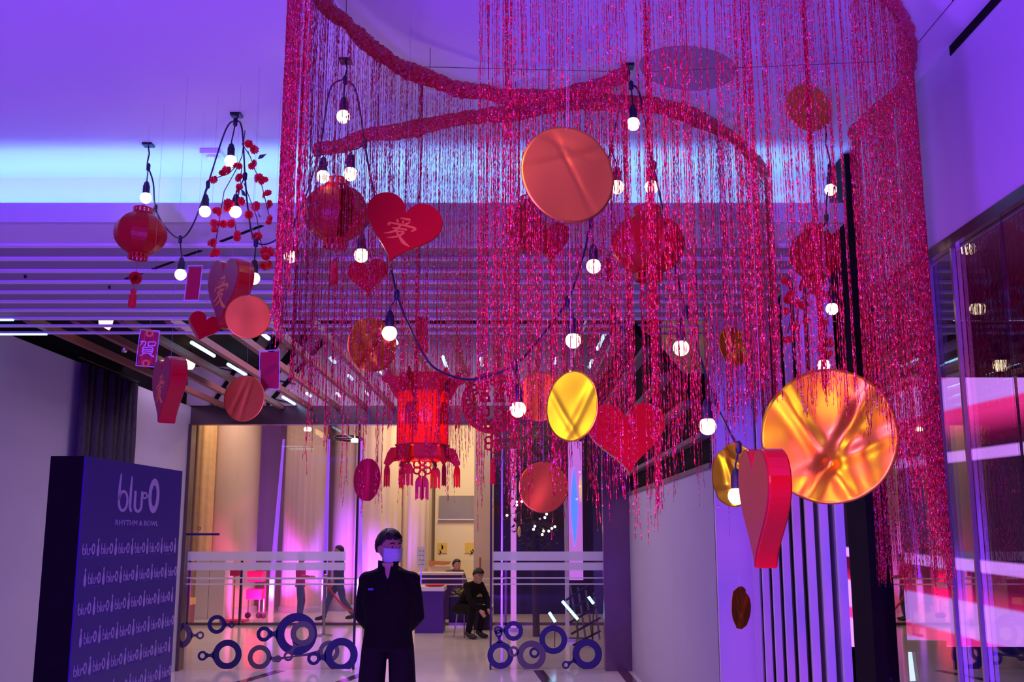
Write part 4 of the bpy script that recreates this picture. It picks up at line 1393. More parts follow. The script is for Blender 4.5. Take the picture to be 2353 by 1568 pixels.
MB().tube([(0, 0, 0.02), (0, 0, .385)], .025, 8).build('stem', 'steel', t_)
MB().lathe([(.16, 0), (.16, .015), (.03, .03)], 20).build('foot', 'steel', t_)

# ================================================================== HANGING DECORATIONS
ZC = ZH - 0.001


def face_rot(yaw, roll=0.0, pitch=0.0):
    # a flat piece facing the viewer (-y), rolled in its plane, then turned
    return (Matrix.Rotation(yaw, 3, 'Z') @ Matrix.Rotation(pitch, 3, 'X') @ Matrix.Rotation(roll, 3, 'Y')).to_euler()


def hang(root, local_top, ztop=ZC):
    M = Matrix.Translation(root.location) @ root.rotation_euler.to_matrix().to_4x4()
    p = M @ Vector(local_top)
    thread(root, p, ztop if p.y < YL else (ZS - 0.016))


def heart_outline(h, n=72):
    pts = []
    for i in range(n):
        t = 2 * PI * i / n
        x = 16 * math.sin(t) ** 3
        z = 13 * math.cos(t) - 5 * math.cos(2 * t) - 2 * math.cos(3 * t) - math.cos(4 * t)
        pts.append((x / 29.0 * h, (z + 2.5) / 29.0 * h))
    return pts


AI = [([(72, 4), (50, 7), (38, 9)], [9, 6, 3]), ([(28, 15), (35, 25)], [4, 9]), ([(50, 13), (52, 24)], [4, 9]), ([(74, 11), (60, 27)], [4, 8]),
      ([(10, 32), (7, 45)], [4, 10]), ([(12, 35), (50, 30), (88, 27), (97, 31), (86, 42)], [5, 7, 8, 9, 3]),
      ([(24, 50), (50, 44), (72, 41)], [5, 6, 8]), ([(46, 34), (36, 55), (20, 68), (2, 76)], [8, 8, 6, 2]),
      ([(34, 58), (52, 54), (64, 53), (54, 68), (36, 80), (16, 88)], [5, 6, 8, 7, 6, 2]), ([(40, 58), (56, 72), (74, 86), (98, 94)], [5, 8, 13, 3])]
HE = [([(16, 6), (14, 24), (4, 40)], [6, 6, 3]), ([(2, 16), (34, 13), (32, 34), (24, 38)], [5, 6, 7, 3]), ([(50, 12), (50, 36)], [6, 6]), ([(50, 13), (88, 11), (86, 36)], [5, 6, 7]), ([(50, 34), (86, 33)], [5, 5]),
      ([(22, 46), (22, 80)], [6, 6]), ([(22, 47), (76, 45), (75, 80)], [5, 6, 6]), ([(22, 58), (75, 57)], [5, 5]), ([(22, 68), (75, 67)], [5, 5]), ([(22, 79), (75, 78)], [5, 5]),
      ([(36, 82), (10, 98)], [7, 3]), ([(60, 82), (90, 98)], [5, 10])]


def glyph(strokes, h, y, m, parent, name='character'):
    mb = MB()
    s = h / 100
    for i, (pts, ws) in enumerate(strokes):
        c = catmull([(p[0], p[1], 0) for p in pts], 5) if len(pts) > 2 else [Vector((*p, 0)) for p in pts]
        wn = [np.interp(q, np.linspace(0, 1, len(ws)), ws) for q in np.linspace(0, 1, len(c))]
        mb.stroke([((q.x - 50) * s, (50 - q.y) * s) for q in c], [float(w) * s for w in wn], y, 0.0008 + 0.00004 * i)
    return mb.build(name, m, parent)


def heart(label, px, py, Y, hpx, yaw, roll=0.0, th=0.05, face='card_red', side='card_side', char=True, pitch=0.0, charsize=0.42):
    c = atY(px, py, Y)
    h = hpx * mpp(c)
    root = thing('heart_ornament', label, 'heart', c, face_rot(yaw, roll, pitch), 'hanging paper hearts')
    out = heart_outline(h)
    MB().prism(out, -th / 2 + 0.002, th / 2, 0.004).build('heart_box', side, root)
    MB().prism([(x * .985, z * .985) for x, z in out], -th / 2 - 0.0015, -th / 2 + 0.006).build('front_panel', face, root)
    if char:
        glyph(AI, h * charsize, -th / 2 - 0.0016, 'gold_print', root)
    hang(root, (0, 0, h * 0.33))
    return root

heart('tilted red heart with a gold character in front of the left tinsel', 919, 532, 3.7, 162, R(6), R(17), 0.025)
heart('dark red heart with gold character turned edge-on, left of the tinsel', 527, 676, 4.4, 158, R(-52), R(8), 0.075, face='card_red_deep', charsize=0.5)
heart('smallest bright red heart with no writing, beside the flat copper disc', 466, 755, 4.5, 66, R(28), R(16), 0.05, char=False)
heart('tall red heart with faint gold character hanging by the left wall', 388, 898, 4.3, 150, R(-58), R(2), 0.07, face='card_red_deep', charsize=0.46)
heart('large plain red heart behind the long tinsel strands', 1440, 1010, 3.6, 165, R(4), R(-3), 0.04, char=False)
heart('thick red heart turned edge-on beside the largest gold disc', 1757, 1168, 2.9, 272, R(-90), R(4), 0.062, face='card_red_deep', char=False)
heart('small red heart half hidden behind the left tinsel', 846, 640, 4.5, 86, R(-10), R(-4), 0.03, char=False)
heart('red heart half hidden behind the large copper disc', 1262, 560, 4.7, 96, R(20), R(-10), 0.03, char=False)


def disc(label, px, py, Y, wpx, hpx, roll, m, wr, seed, sgn=1, pitch=0.0, fold=()):
    c = atY(px, py, Y)
    k = mpp(c)
    Rr = max(wpx, hpx) / 2 * k
    if wpx <= hpx:
        rot = face_rot(sgn * math.acos(min(1, wpx / hpx)) - math.atan2(c.x, c.y), roll, pitch)
    else:
        rot = face_rot(0, roll, math.atan2(c.z - EYE, c.y) + sgn * math.acos(min(1, hpx / wpx)))
    root = thing('foil_disc', label, 'disc', c, rot, 'hanging foil discs')
    random.seed(seed)
    waves = [(random.uniform(2, 6), random.uniform(0, 2 * PI), random.uniform(0, 6), random.uniform(.4, 1)) for _ in range(5)]
    nr, na = 18, 64
    vv_, ff_ = [], []

    def dz(x, z):
        v = sum(a * math.sin(f_ * (x * math.cos(t) + z * math.sin(t)) + ph) for f_, t, ph, a in waves) / 3
        for (fx, fz, ang, amp, w) in fold:
            d = (x - fx) * math.sin(ang) - (z - fz) * math.cos(ang)
            v += amp * math.exp(-(d / w) ** 2)
        return v * wr
    for side in (0, 1):
        vv_.append((0, dz(0, 0) + side * .0012, 0))
        for i in range(1, nr + 1):
            for q in range(na):
                a = 2 * PI * q / na
                x, z = i / nr * math.cos(a), i / nr * math.sin(a)
                vv_.append((x * Rr, dz(x, z) + side * .0012, z * Rr))
    half = 1 + nr * na
    for side in (0, 1):
        o = side * half
        for q in range(na):
            ff_.append((o, o + 1 + q, o + 1 + (q + 1) % na))
        for i in range(nr - 1):
            for q in range(na):
                q2 = (q + 1) % na
                ff_.append((o + 1 + i * na + q, o + 1 + (i + 1) * na + q, o + 1 + (i + 1) * na + q2, o + 1 + i * na + q2))
    for q in range(na):
        q2 = (q + 1) % na
        b = 1 + (nr - 1) * na
        ff_.append((b + q, half + b + q, half + b + q2, b + q2))
    MB().add(vv_, ff_).build('foil_sheet', m, root, True)
    M = root.rotation_euler.to_matrix()
    top = max(((Rr * .97 * math.cos(a), 0, Rr * .97 * math.sin(a)) for a in [2 * PI * q / 32 for q in range(32)]), key=lambda p: (M @ Vector(p)).z)
    MB().tube([Vector(top) + Vector((0, -.004, 0)), Vector(top) + Vector((0, .004, 0))], .003, 8).build('eyelet', 'steel', root)
    hang(root, top)
    return root

FO = [(0.2, -0.1, 0.9, 1.6, .12), (-0.3, 0.2, 2.0, 1.3, .14), (0.1, 0.4, -0.5, 1.0, .1), (-0.2, -0.5, 0.2, 1.2, .13)]
disc('largest flat copper disc hanging in front of the tinsel', 1306, 401, 2.6, 214, 230, R(10), 'copper_foil', .004, 1, 1, fold=[(0, .55, -.2, .8, .07), (.3, -.2, -.9, .6, .05), (-.5, .1, .5, .5, .08)])
disc('plain copper disc overlapping the edge-on dark heart', 570, 728, 4.2, 103, 103, 0, 'copper_foil', .0015, 2, 1)
disc('copper disc with grain-like streaks below a red envelope', 561, 916, 4.35, 91, 107, R(4), 'copper_foil', .0009, 3, -1, fold=[(0.1, 0, 1.35, 2.0, .1), (-.3, 0, 1.2, 2.0, .1)])
disc('bright yellow gold oval disc hanging at the centre', 1313, 933, 2.65, 119, 165, 0, 'gold_bright', .0024, 4, -1, fold=[(0.3, -0.2, 0.9, 1.0, .16), (-.2, -.4, 2.2, .8, .12)])
disc('largest crumpled gold disc at the right, under the short tinsel fringe', 1902, 1002, 3.45, 306, 312, R(-6), 'gold_foil', .013, 5, -1, fold=[(0.15, -0.1, 0.9, 1.3, .10), (-0.35, 0.25, 2.0, 1.0, .12), (-0.2, -0.45, 0.3, .8, .10), (.45, .2, 1.6, .6, .15)])
disc('yellow gold disc half hidden behind the thick edge-on heart', 1686, 1092, 3.55, 104, 146, R(6), 'gold_bright', .006, 6, -1, fold=FO[1:])
disc('orange copper disc behind thin tinsel above the right pane', 1249, 1120, 3.5, 113, 118, 0, 'copper_foil', .005, 7, 1)
disc('small red foil oval hanging above the masked man', 843, 1103, 3.9, 61, 97, 0, 'red_foil', .005, 8, -1, fold=[(.1, 0, 1.5, 1.5, .2)])
disc('small orange disc high behind the right tinsel', 1858, 248, 4.3, 98, 114, R(-20), 'copper_foil', .003, 9, 1)
disc('small brown-gold oval disc hanging low by the fin wall', 1703, 1397, 3.9, 43, 96, R(-3), 'gold_foil', .004, 10, 1, fold=FO[:2])
disc('orange disc behind the tinsel beside the bright yellow disc', 1240, 912, 4.3, 112, 116, 0, 'copper_foil', .004, 11, -1)
disc('orange gold disc behind tinsel above the palace lantern', 856, 792, 4.6, 112, 126, 0, 'gold_foil', .008, 12, 1, fold=FO[:3])
disc('narrow gold disc behind the right part of the tinsel', 1686, 796, 4.4, 62, 92, R(8), 'gold_foil', .010, 13, 1, fold=FO[:2])
disc('pale see-through brown disc high near the ceiling', 1580, 154, 3.25, 222, 100, R(-6), 'acrylic_brown', .001, 14, -1)


def envelope(label, px, py, Y, wpx, hpx, yaw, roll, char=False, band=False, pitch=0.0, top=True):
    c = atY(px, py, Y)
    k = mpp(c)
    w, h = wpx * k / max(.4, math.cos(yaw)), hpx * k
    root = thing('red_envelope', label, 'envelope', c, face_rot(yaw, roll, pitch), 'hanging red envelopes')
    MB().box((0, 0, 0), (w * .86, .004, h * .90)).build('card', 'card_red', root)
    MB().box((0, -.0035, h * .01), (w, .001, h)).build('sleeve', 'clear_sleeve', root)
    for s in (-1, 1):
        MB().box((s * w * .485, -.003, 0), (w * .03, .003, h)).build('sleeve_edge', 'white_print', root)
        MB().box((0, -.003, s * h * .49), (w, .003, h * .02)).build('sleeve_edge', 'white_print', root)
    if char:
        glyph(HE, h * .46, -.0042, 'white_print', root)
        for s in (-1, 1):
            MB().box((s * w * .22, -.0045, 0), (.0015, .0008, h * .8)).build('gold_line', 'gold_print', root)
        for s in (-1, 1):
            MB().ringflat((0, s * h * .41), w * .2, w * .1, -.0042, .0008, 16).build('cloud_print', 'gold_print', root)
    if band:
        mb = MB()
        mb.stroke([(-w * .35, -h * .1), (0, 0), (w * .35, h * .12)], [h * .1, h * .14, h * .09], -.0042)
        mb.build('printed_ribbon', 'card_red_deep', root)
    if top:
        hang(root, (0, 0, h * .5))
    return root

envelope('red envelope in a clear sleeve beside the edge-on heart, no writing', 445, 651, 4.7, 38, 84, R(-18), R(4))
envelope('red envelope with a white character hanging above the wall-side heart', 340, 801, 4.6, 44, 86, R(10), R(3), char=True)
envelope('red envelope with a darker ribbon print next to the streaked disc', 620, 851, 4.4, 48, 94, R(-4), R(-2), band=True)
envelope('narrow red envelope behind tinsel above the palace lantern', 970, 770, 4.6, 30, 92, R(30), 0)
envelope('narrow red envelope behind tinsel left of the dark round lantern', 1398, 620, 4.5, 22, 62, R(40), 0)
envelope('pale pink envelope behind tinsel below the centre bulbs', 1407, 735, 4.5, 18, 84, R(50), R(2))
envelope('pinkish envelope strip behind the tinsel at upper right', 1664, 540, 4.8, 22, 72, R(40), R(-2))

# ---- lanterns
def tassel(mb_parent, x, y, z, ln, r, name='tassel'):
    mb = MB()
    mb.lathe([(r * .35, 0), (r * .8, -ln * .06), (r * .85, -ln * .16), (r * .7, -ln * .2), (r * .95, -ln * .35), (r, -ln * .95), (r * .9, -ln)], 14, (x, y, z))
    for i in range(7):
        a = 2 * PI * i / 7
        mb.tube([(x + r * .9 * math.cos(a), y + r * .9 * math.sin(a), z - ln * .3), (x + r * math.cos(a), y + r * math.sin(a), z - ln * 1.02)], r * .16, 4)
    return mb.build(name, 'tassel_red', mb_parent)


def knot(parent, x, y, z, r, m='tassel_red'):
    mb = MB()
    for i in range(6):
        a = 2 * PI * i / 6 + PI / 6
        mb.tube([(x + r * .62 * math.cos(a) + r * .36 * math.cos(t), y + .003 * math.sin(2 * t), z + r * .62 * math.sin(a) + r * .36 * math.sin(t)) for t in [2 * PI * q / 12 for q in range(12)]], r * .10, 6, True)
    mb.tube([(x + r * .25 * math.cos(t), y, z + r * .25 * math.sin(t)) for t in [2 * PI * q / 12 for q in range(12)]], r * .12, 6, True)
    return mb.build('knot', m, parent, True)


def round_lantern(label, px, py, Y, wpx, hpx, gores=16, wedge=None, roll=0.0, caps=True, tas=None, pom=False, knots=(), yaw=0.0):
    c = atY(px, py, Y)
    k = mpp(c)
    rx, rz = wpx / 2 * k, hpx / 2 * k
    root = thing('round_lantern', label, 'lantern', c, face_rot(yaw, roll), 'red round paper lanterns')
    nv = 14
    n_ = gores * 4
    vv_, ff_ = [], []
    open_k = set()
    for i in range(nv + 1):
        t = PI * (0.09 + .82 * i / nv)
        for q in range(n_):
            a = 2 * PI * q / n_
            fl = 1 - .055 * abs(math.cos(a * gores / 2))
            vv_.append((rx * math.sin(t) * math.cos(a) * fl, rx * math.sin(t) * math.sin(a) * fl, -rz * math.cos(t)))
    for i in range(nv):
        for q in range(n_):
            a = 360 * (q + .5) / n_
            if wedge and wedge[0] < a < wedge[1]:
                continue
            q2 = (q + 1) % n_
            ff_.append((i * n_ + q, i * n_ + q2, (i + 1) * n_ + q2, (i + 1) * n_ + q))
    b = MB().add(vv_, ff_).build('paper_body', 'lantern_red', root)
    sm_ = b.modifiers.new('thick', 'SOLIDIFY'); sm_.thickness = .0015
    rc = rx * .36
    for s in (-1, 1):
        mb = MB()
        z0 = s * rz * .95
        for q in range(14):
            a = 2 * PI * q / 14
            hgt = rz * .22
            mb.box((rc * math.cos(a), rc * math.sin(a), z0 + s * hgt * .5), (rc * .30, .003, hgt if q % 2 else hgt * .82), (0, 0, a + PI / 2))
        mb.tube([(rc * math.cos(a), rc * math.sin(a), z0 + s * rz * .22) for a in [2 * PI * q / 20 for q in range(20)]], .0035, 5, True)
        mb.tube([(rc * math.cos(a), rc * math.sin(a), z0) for a in [2 * PI * q / 20 for q in range(20)]], .0035, 5, True)
        mb.build('lantern_cap' if s > 0 else 'lantern_foot', 'lantern_cap', root)
    MB().tube([(0, 0, rz * 1.15), (rc * .4, 0, rz * 1.25), (0, 0, rz * 1.38), (-rc * .3, 0, rz * 1.3)], .002, 5).build('hook', 'lantern_cap', root)
    zb = -rz * 1.17
    if pom:
        z1 = zb - 46 * k
        mb = MB()
        random.seed(4)
        for q in range(120):
            d = Vector((random.gauss(0, 1), random.gauss(0, 1), random.gauss(0, 1))).normalized()
            s_ = d.orthogonal().normalized() * 3 * k
            p = Vector((0, 0, z1))
            mb.add([p - s_ * .6, p + s_ * .6, p + d * 15 * k + s_, p + d * 15 * k - s_], [(0, 1, 2, 3)])
        mb.build('pompom', 'tassel_red', root)
        MB().tube([(0, 0, zb + .01), (0, 0, z1 - 30 * k)], .0012, 5).build('cord', 'tassel_red', root)
    zk = zb
    for (dz_, r_) in knots:
        knot(root, 0, 0, zb - dz_ * k, r_ * k)
        zk = zb - dz_ * k - r_ * k
    if knots:
        MB().tube([(0, 0, zb + .01), (0, 0, zk)], .0015, 5).build('cord', 'tassel_red', root)
    if tas:
        tassel(root, 0, 0, zb - tas[0] * k, tas[1] * k, tas[2] * k)
        if not pom:
            MB().tube([(0, 0, zb + .01), (0, 0, zb - tas[0] * k)], .0012, 5).build('cord', 'tassel_red', root)
    hang(root, (0, 0, rz * 1.36))
    return root

round_lantern('red round lantern with pompom and tassel at far left', 323, 537, 4.85, 118, 102, 10, roll=R(3), tas=(72, 42, 8), pom=True)
round_lantern('red round lantern with an open flap behind the left tinsel', 772, 490, 4.4, 152, 136, 12, wedge=(288, 318), tas=(30, 60, 8))
round_lantern('dark red round lantern with a hanging knot behind the centre tinsel', 1489, 561, 3.75, 168, 146, 18, knots=((46, 24), (106, 20)))
round_lantern('bright red plain round lantern at right above the blossom sprig', 1873, 585, 4.55, 116, 118, 24)
round_lantern('faint red round lantern half behind the large copper disc', 1213, 515, 4.85, 92, 110, 12)

# ---- palace lantern
def palace_lantern(px, py, Y):
    c = atY(px, py, Y)
    k = mpp(c)
    root = thing('palace_lantern', 'glowing six-sided red palace lantern with ornate crown and tassels', 'lantern', c, (0, 0, R(12)))
    r0, z0, z1 = 58 * k, -62 * k, 62 * k
    hexp = lambda r_, z, o=0: [(r_ * math.cos(PI / 3 * i + o), r_ * math.sin(PI / 3 * i + o), z) for i in range(6)]
    A, B = hexp(r0, z0), hexp(r0, z1)
    for i in range(6):
        j = (i + 1) % 6
        pn = MB().add([A[i], A[j], B[j], B[i]], [(0, 1, 2, 3)]).build('side_panel', 'lantern_glow_paper', root)
        s_ = pn.modifiers.new('thick', 'SOLIDIFY'); s_.thickness = .001
        MB().bar(A[i], B[i], .006, .006).build('corner_rib', 'lantern_cap', root)
        # cut-out flower shown as pale paper petals
        mid = Vector(A[i]).lerp(Vector(B[j]), .5)
        nrm = Vector((mid.x, mid.y, 0)).normalized()
        tx = Vector((-nrm.y, nrm.x, 0))
        mb = MB()
        for q in range(5):
            a = 2 * PI * q / 5 + .3
            cc = mid + tx * 11 * k * math.cos(a) + Vector((0, 0, 11 * k * math.sin(a) + 2 * k)) + nrm * .003
            mb.add([cc + tx * 6 * k * math.cos(t) + Vector((0, 0, 6 * k * math.sin(t))) for t in [2 * PI * w / 8 for w in range(8)]], [tuple(range(8))])
        mb.build('flower_cutout', 'paper_cream', root)
    for (zz, rr, m_) in ((z1, r0 * 1.06, 'lantern_cap'), (z0, r0 * 1.06, 'lantern_cap'), (z1 + 38 * k, r0 * .95, 'lantern_cap'), (z0 - 30 * k, r0 * 1.1, 'lantern_cap')):
        H_ = hexp(rr, zz)
        MB().tube(H_, .004, 6, True).build('frame_ring', m_, root)
    for i in range(6):
        a = PI / 3 * i
        dirv = Vector((math.cos(a), math.sin(a), 0))
        # curled crown bracket: flat cut card radiating from each corner
        out = [(40, 40), (62, 44), (74, 62), (82, 78), (96, 84), (98, 96), (88, 98), (90, 108), (78, 110), (70, 98), (58, 96), (50, 108), (40, 104), (36, 80)]
        mb = MB().prism([(x * k, z * k) for x, z in out], -.001, .001)
        mb.xform(Matrix.Rotation(a, 4, 'Z'))
        mb.build('crown_bracket', 'lantern_cap', root)
        mb = MB().prism([(46 * k, -66 * k), (72 * k, -68 * k), (80 * k, -80 * k), (88 * k, -104 * k), (78 * k, -112 * k), (66 * k, -100 * k), (48 * k, -96 * k)], -.001, .001)
        mb.xform(Matrix.Rotation(a, 4, 'Z'))
        mb.build('base_bracket', 'lantern_cap', root)
        # crown and skirt panels
        a2 = a + PI / 6
        for (zc_, hh, rr) in ((82 * k, 40 * k, 50 * k), (-80 * k, 36 * k, 54 * k)):
            mb = MB()
            w = 27 * k
            top_ = [(-w, -hh / 2), (w, -hh / 2), (w * .96, hh * .35), (w * .55, hh * .5), (0, hh * .4), (-w * .55, hh * .5), (-w * .96, hh * .35)]
            mb.prism(top_ if zc_ > 0 else [(x, -z) for x, z in top_], -.001, .001)
            mb.xform(Matrix.Translation((rr * math.cos(a2), rr * math.sin(a2), zc_)) @ Matrix.Rotation(a2 + PI / 2, 4, 'Z'))
            mb.build('crown_panel' if zc_ > 0 else 'skirt_panel', 'lantern_cap', root)
    # paper tassels: forked tongues with two slits
    def tongue(x, y, ztop, w, h, ang):
        mb = MB()
        h2 = h
        mb.prism([(-w * .25, 0), (w * .25, 0), (w * .42, -h2 * .12), (w * .5, -h2 * .25), (w * .5, -h2), (w * .25, -h2 * .92), (0.25 * w, -h2 * .45), (.17 * w, -h2 * .45), (.17 * w, -h2 * .92), (0, -h2),
                  (-.17 * w, -h2 * .92), (-.17 * w, -h2 * .45), (-.25 * w, -h2 * .45), (-w * .25, -h2 * .92), (-w * .5, -h2), (-w * .5, -h2 * .25), (-w * .42, -h2 * .12)], -.001, .001)
        mb.tube([(0, 0, 0), (0, 0, h * .25)], .001, 4)
        mb.xform(Matrix.Translation((x, y, ztop)) @ Matrix.Rotation(ang, 4, 'Z'))
        mb.build('paper_tassel', 'lantern_cap', root)
    for i in range(6):
        a = PI / 3 * i
        tongue(80 * k * math.cos(a), 80 * k * math.sin(a), -108 * k, 23 * k, 50 * k, a + PI / 2 + .5)
        tongue(78 * k * math.cos(a), 78 * k * math.sin(a), 30 * k, 22 * k, 52 * k, a + PI / 2)
        MB().tube([(80 * k * math.cos(a), 80 * k * math.sin(a), -106 * k), (80 * k * math.cos(a), 80 * k * math.sin(a), -80 * k)], .0012, 4).build('tassel_thread', 'lantern_cap', root)
        MB().tube([(78 * k * math.cos(a), 78 * k * math.sin(a), 30 * k), (78 * k * math.cos(a), 78 * k * math.sin(a), 62 * k)], .0012, 4).build('tassel_thread', 'lantern_cap', root)
    tongue(0, 0, -132 * k, 31 * k, 54 * k, R(-12))
    tongue(0, 0, -132 * k, 31 * k, 54 * k, R(78))
    knot(root, 0, 0, -112 * k, 22 * k, 'lantern_cap')
    MB().tube([(0, 0, -132 * k), (0, 0, -20 * k)], .0015, 5).build('tassel_thread', 'lantern_cap', root)
    MB().ell((0, 0, 0), 16 * k, 14, 8).build('inner_bulb', 'palace_bulb', root, True)
    MB().tube([(0, 0, 10 * k), (0, 0, 105 * k)], .004, 6).build('bulb_cord', 'cable_black', root)
    hang(root, (0, 0, 105 * k))

mat('lantern_glow_paper', (0.92, 0.10, 0.02), 0.5, noise=(30, .12), translucent=0.7)
mat('paper_cream', (0.95, 0.86, 0.66), 0.5, noise=(30, .05), translucent=0.75)
mat('palace_bulb', (1, .9, .7), 0.3, emit=(1.0, 0.62, 0.28), es=150)
palace_lantern(972, 962, 4.5)

# ---- round paper-cut medallion
c = atY(1131, 926, 4.55)
k = mpp(c)
med = thing('papercut_medallion', 'round red paper-cut medallion with knot and tassel right of the palace lantern', 'medallion', c, (0, 0, R(8)))
rm = 71 * k
mb = MB()
mb.ringflat((0, 0), rm, rm * .87, .012, .024, 48)
mb.build('rim', 'lantern_cap', med)
mb = MB()
for s in (-1, 1):
    xo = s * .24 * rm
    for (z, w) in ((.46, .34), (.30, .26), (.06, .40), (-.14, .30)):
        mb.stroke([(xo - w * rm / 2, z * rm), (xo + w * rm / 2, z * rm)], .085 * rm, 0, .001)
    mb.stroke([(xo, .62 * rm), (xo, .26 * rm)], .085 * rm, 0, .0012)
    for (z0, z1) in ((.22, .10), (-.18, -.42)):
        for (p_, q_) in (((-.13, z0), (.13, z0)), ((.13, z0), (.13, z1)), ((.13, z1), (-.13, z1)), ((-.13, z1), (-.13, z0))):
            mb.stroke([(xo + p_[0] * rm, p_[1] * rm), (xo + q_[0] * rm, q_[1] * rm)], .075 * rm, 0, .0011)
for i in range(18):
    a = 2 * PI * i / 18
    mb.ringflat((.76 * rm * math.cos(a), .76 * rm * math.sin(a)), .135 * rm, .05 * rm, 0, .001, 14)
    mb.stroke([(.66 * rm * math.cos(a), .66 * rm * math.sin(a)), (.56 * rm * math.cos(a + .12), .56 * rm * math.sin(a + .12)), (.60 * rm * math.cos(a + .26), .60 * rm * math.sin(a + .26))], [.07 * rm, .10 * rm, .05 * rm], 0, .0013)
mb.ringflat((0, 0), .64 * rm, .60 * rm, 0, .0014, 36)
mb.build('lattice', 'lantern_red', med)
knot(med, 4 * k, 0, -rm - 22 * k, 22 * k)
MB().tube([(0, 0, -rm + .004), (4 * k, 0, -rm - 44 * k), (2 * k, 0, -rm - 58 * k)], .0012, 5).build('cord', 'tassel_red', med)
tassel(med, 2 * k, 0, -rm - 56 * k, 58 * k, 6 * k)
hang(med, (0, 0, rm * .95))

# ---- string lights
def socket_and_bulb(root, o, cpos, apos, k=1.0):
    """bulb centre cpos, wire leaves the main cable at apos"""
    cpos, apos = Vector(cpos) - o, Vector(apos) - o
    rb = 0.028
    sk = MB().lathe([(.0165, rb * .75), (.0175, rb * .9), (.0175, rb + .035), (.0145, rb + .040), (.012, rb + .052), (.005, rb + .060)], 14, cpos).build('socket', 'cable_black', root, True)
    topz = cpos + Vector((0, 0, rb + .058))
    mid = topz.lerp(apos, .5) + Vector((0, 0, .0))
    MB().tube(catmull([topz, topz + Vector((0, 0, .015)), mid, apos], 4), .0032, 6).build('drop_wire', 'cable_black', sk)
    MB().ell(cpos, (rb, rb, rb * 1.02), 18, 12).build('bulb', 'bulb_glow', sk, True)


def string_light(label, pts, bulbs, hooks):
    P = [atY(*p) for p in pts]
    o = P[0].copy()
    root = thing('string_light', label, 'string lights', o, group='festoon light strings')
    MB().tube([p - o for p in catmull(P, 6)], .0042, 6).build('cable', 'cable_black', root)
    for (bp, ap) in bulbs:
        c_, a_ = atY(*bp), atY(*ap)
        socket_and_bulb(root, o, c_, a_)
        MB().lathe([(.004, -.022), (.010, -.016), (.011, .012), (.005, .02)], 10, a_ - o).build('cable_joint', 'cable_black', root, True)
    for h in hooks:
        q = atY(*h) - o
        mb = MB()
        zt = ZH - o.z
        mb.box((q.x, q.y, zt - .006), (.05, .05, .012))
        mb.tube([(q.x, q.y, zt - .01), (q.x + .008, q.y, (zt + q.z) / 2), (q.x, q.y, q.z)], .004, 6)
        mb.build('ceiling_hook', 'black_metal', root)

string_light('left festoon light string draped from two ceiling hooks beside the red blossoms',
             [(338, 378, 5.10), (352, 420, 5.1), (357, 478, 5.08), (380, 522, 5.04), (414, 548, 5.0), (444, 515, 4.95), (478, 422, 4.9), (518, 300, 4.78), (541, 279, 4.72), (556, 296, 4.70), (563, 405, 4.68), (572, 500, 4.65), (588, 556, 4.6), (630, 554, 4.52), (683, 500, 4.42), (733, 350, 4.28), (757, 210, 4.18), (790, 180, 4.14)],
             [((335, 455, 5.05), (341, 384, 5.1)), ((349, 550, 5.0), (357, 478, 5.08)), ((415, 631, 5.0), (414, 550, 5.0)), ((471, 486, 4.9), (478, 424, 4.9)),
              ((530, 370, 4.72), (541, 281, 4.72)), ((541, 487, 4.68), (563, 405, 4.68)), ((583, 640, 4.6), (588, 558, 4.6)), ((667, 590, 4.45), (676, 512, 4.43)), ((742, 406, 4.28), (733, 350, 4.28))],
             [(338, 376, 5.10), (543, 275, 4.71)])
string_light('centre festoon light string swooping low behind the palace lantern',
             [(793, 182, 4.12), (818, 210, 4.1), (838, 330, 4.0), (858, 440, 3.95), (893, 590, 3.9), (912, 675, 3.86), (938, 745, 3.84), (970, 808, 3.82), (1002, 848, 3.8), (1070, 872, 3.72), (1130, 862, 3.66), (1184, 838, 3.62), (1235, 785, 3.66), (1303, 692, 3.74), (1340, 590, 3.84), (1358, 508, 3.9), (1388, 410, 4.0), (1412, 300, 4.1), (1434, 206, 4.16)],
             [((789, 268, 4.1), (793, 184, 4.12)), ((805, 400, 4.0), (838, 330, 4.0)), ((830, 587, 3.95), (852, 500, 3.93)), ((895, 766, 3.86), (912, 677, 3.86)), ((1190, 941, 3.62), (1184, 840, 3.62)),
              ((1317, 783, 3.74), (1304, 693, 3.74)), ((1364, 612, 3.9), (1358, 510, 3.9)), ((1418, 430, 4.05), (1404, 340, 4.07))],
             [(793, 176, 4.13)])
string_light('right festoon light string running down behind the thick heart',
             [(1445, 190, 4.18), (1470, 216, 4.16), (1490, 330, 4.1), (1512, 430, 4.0), (1545, 585, 3.8), (1575, 712, 3.62), (1602, 800, 3.45), (1640, 916, 3.38), (1675, 990, 3.38), (1697, 1028, 3.38)],
             [((1455, 285, 4.16), (1450, 196, 4.17)), ((1497, 430, 4.06), (1502, 380, 4.06)), ((1565, 800, 3.6), (1575, 714, 3.62)), ((1626, 980, 3.38), (1640, 918, 3.38)), ((1693, 1140, 3.38), (1697, 1028, 3.38))],
             [(1443, 186, 4.18)])
string_light('short festoon string hanging straight down by the black corner post',
             [(1897, 330, 4.78), (1905, 360, 4.78), (1908, 400, 4.76), (1898, 480, 4.74), (1905, 560, 4.72), (1908, 640, 4.7), (1902, 740, 4.68), (1893, 800, 4.66)],
             [((1909, 436, 4.76), (1907, 385, 4.77)), ((1893, 572, 4.74), (1899, 500, 4.74)), ((1912, 710, 4.68), (1908, 640, 4.7)), ((1893, 840, 4.64), (1893, 800, 4.66))],
             [(1897, 328, 4.78)])
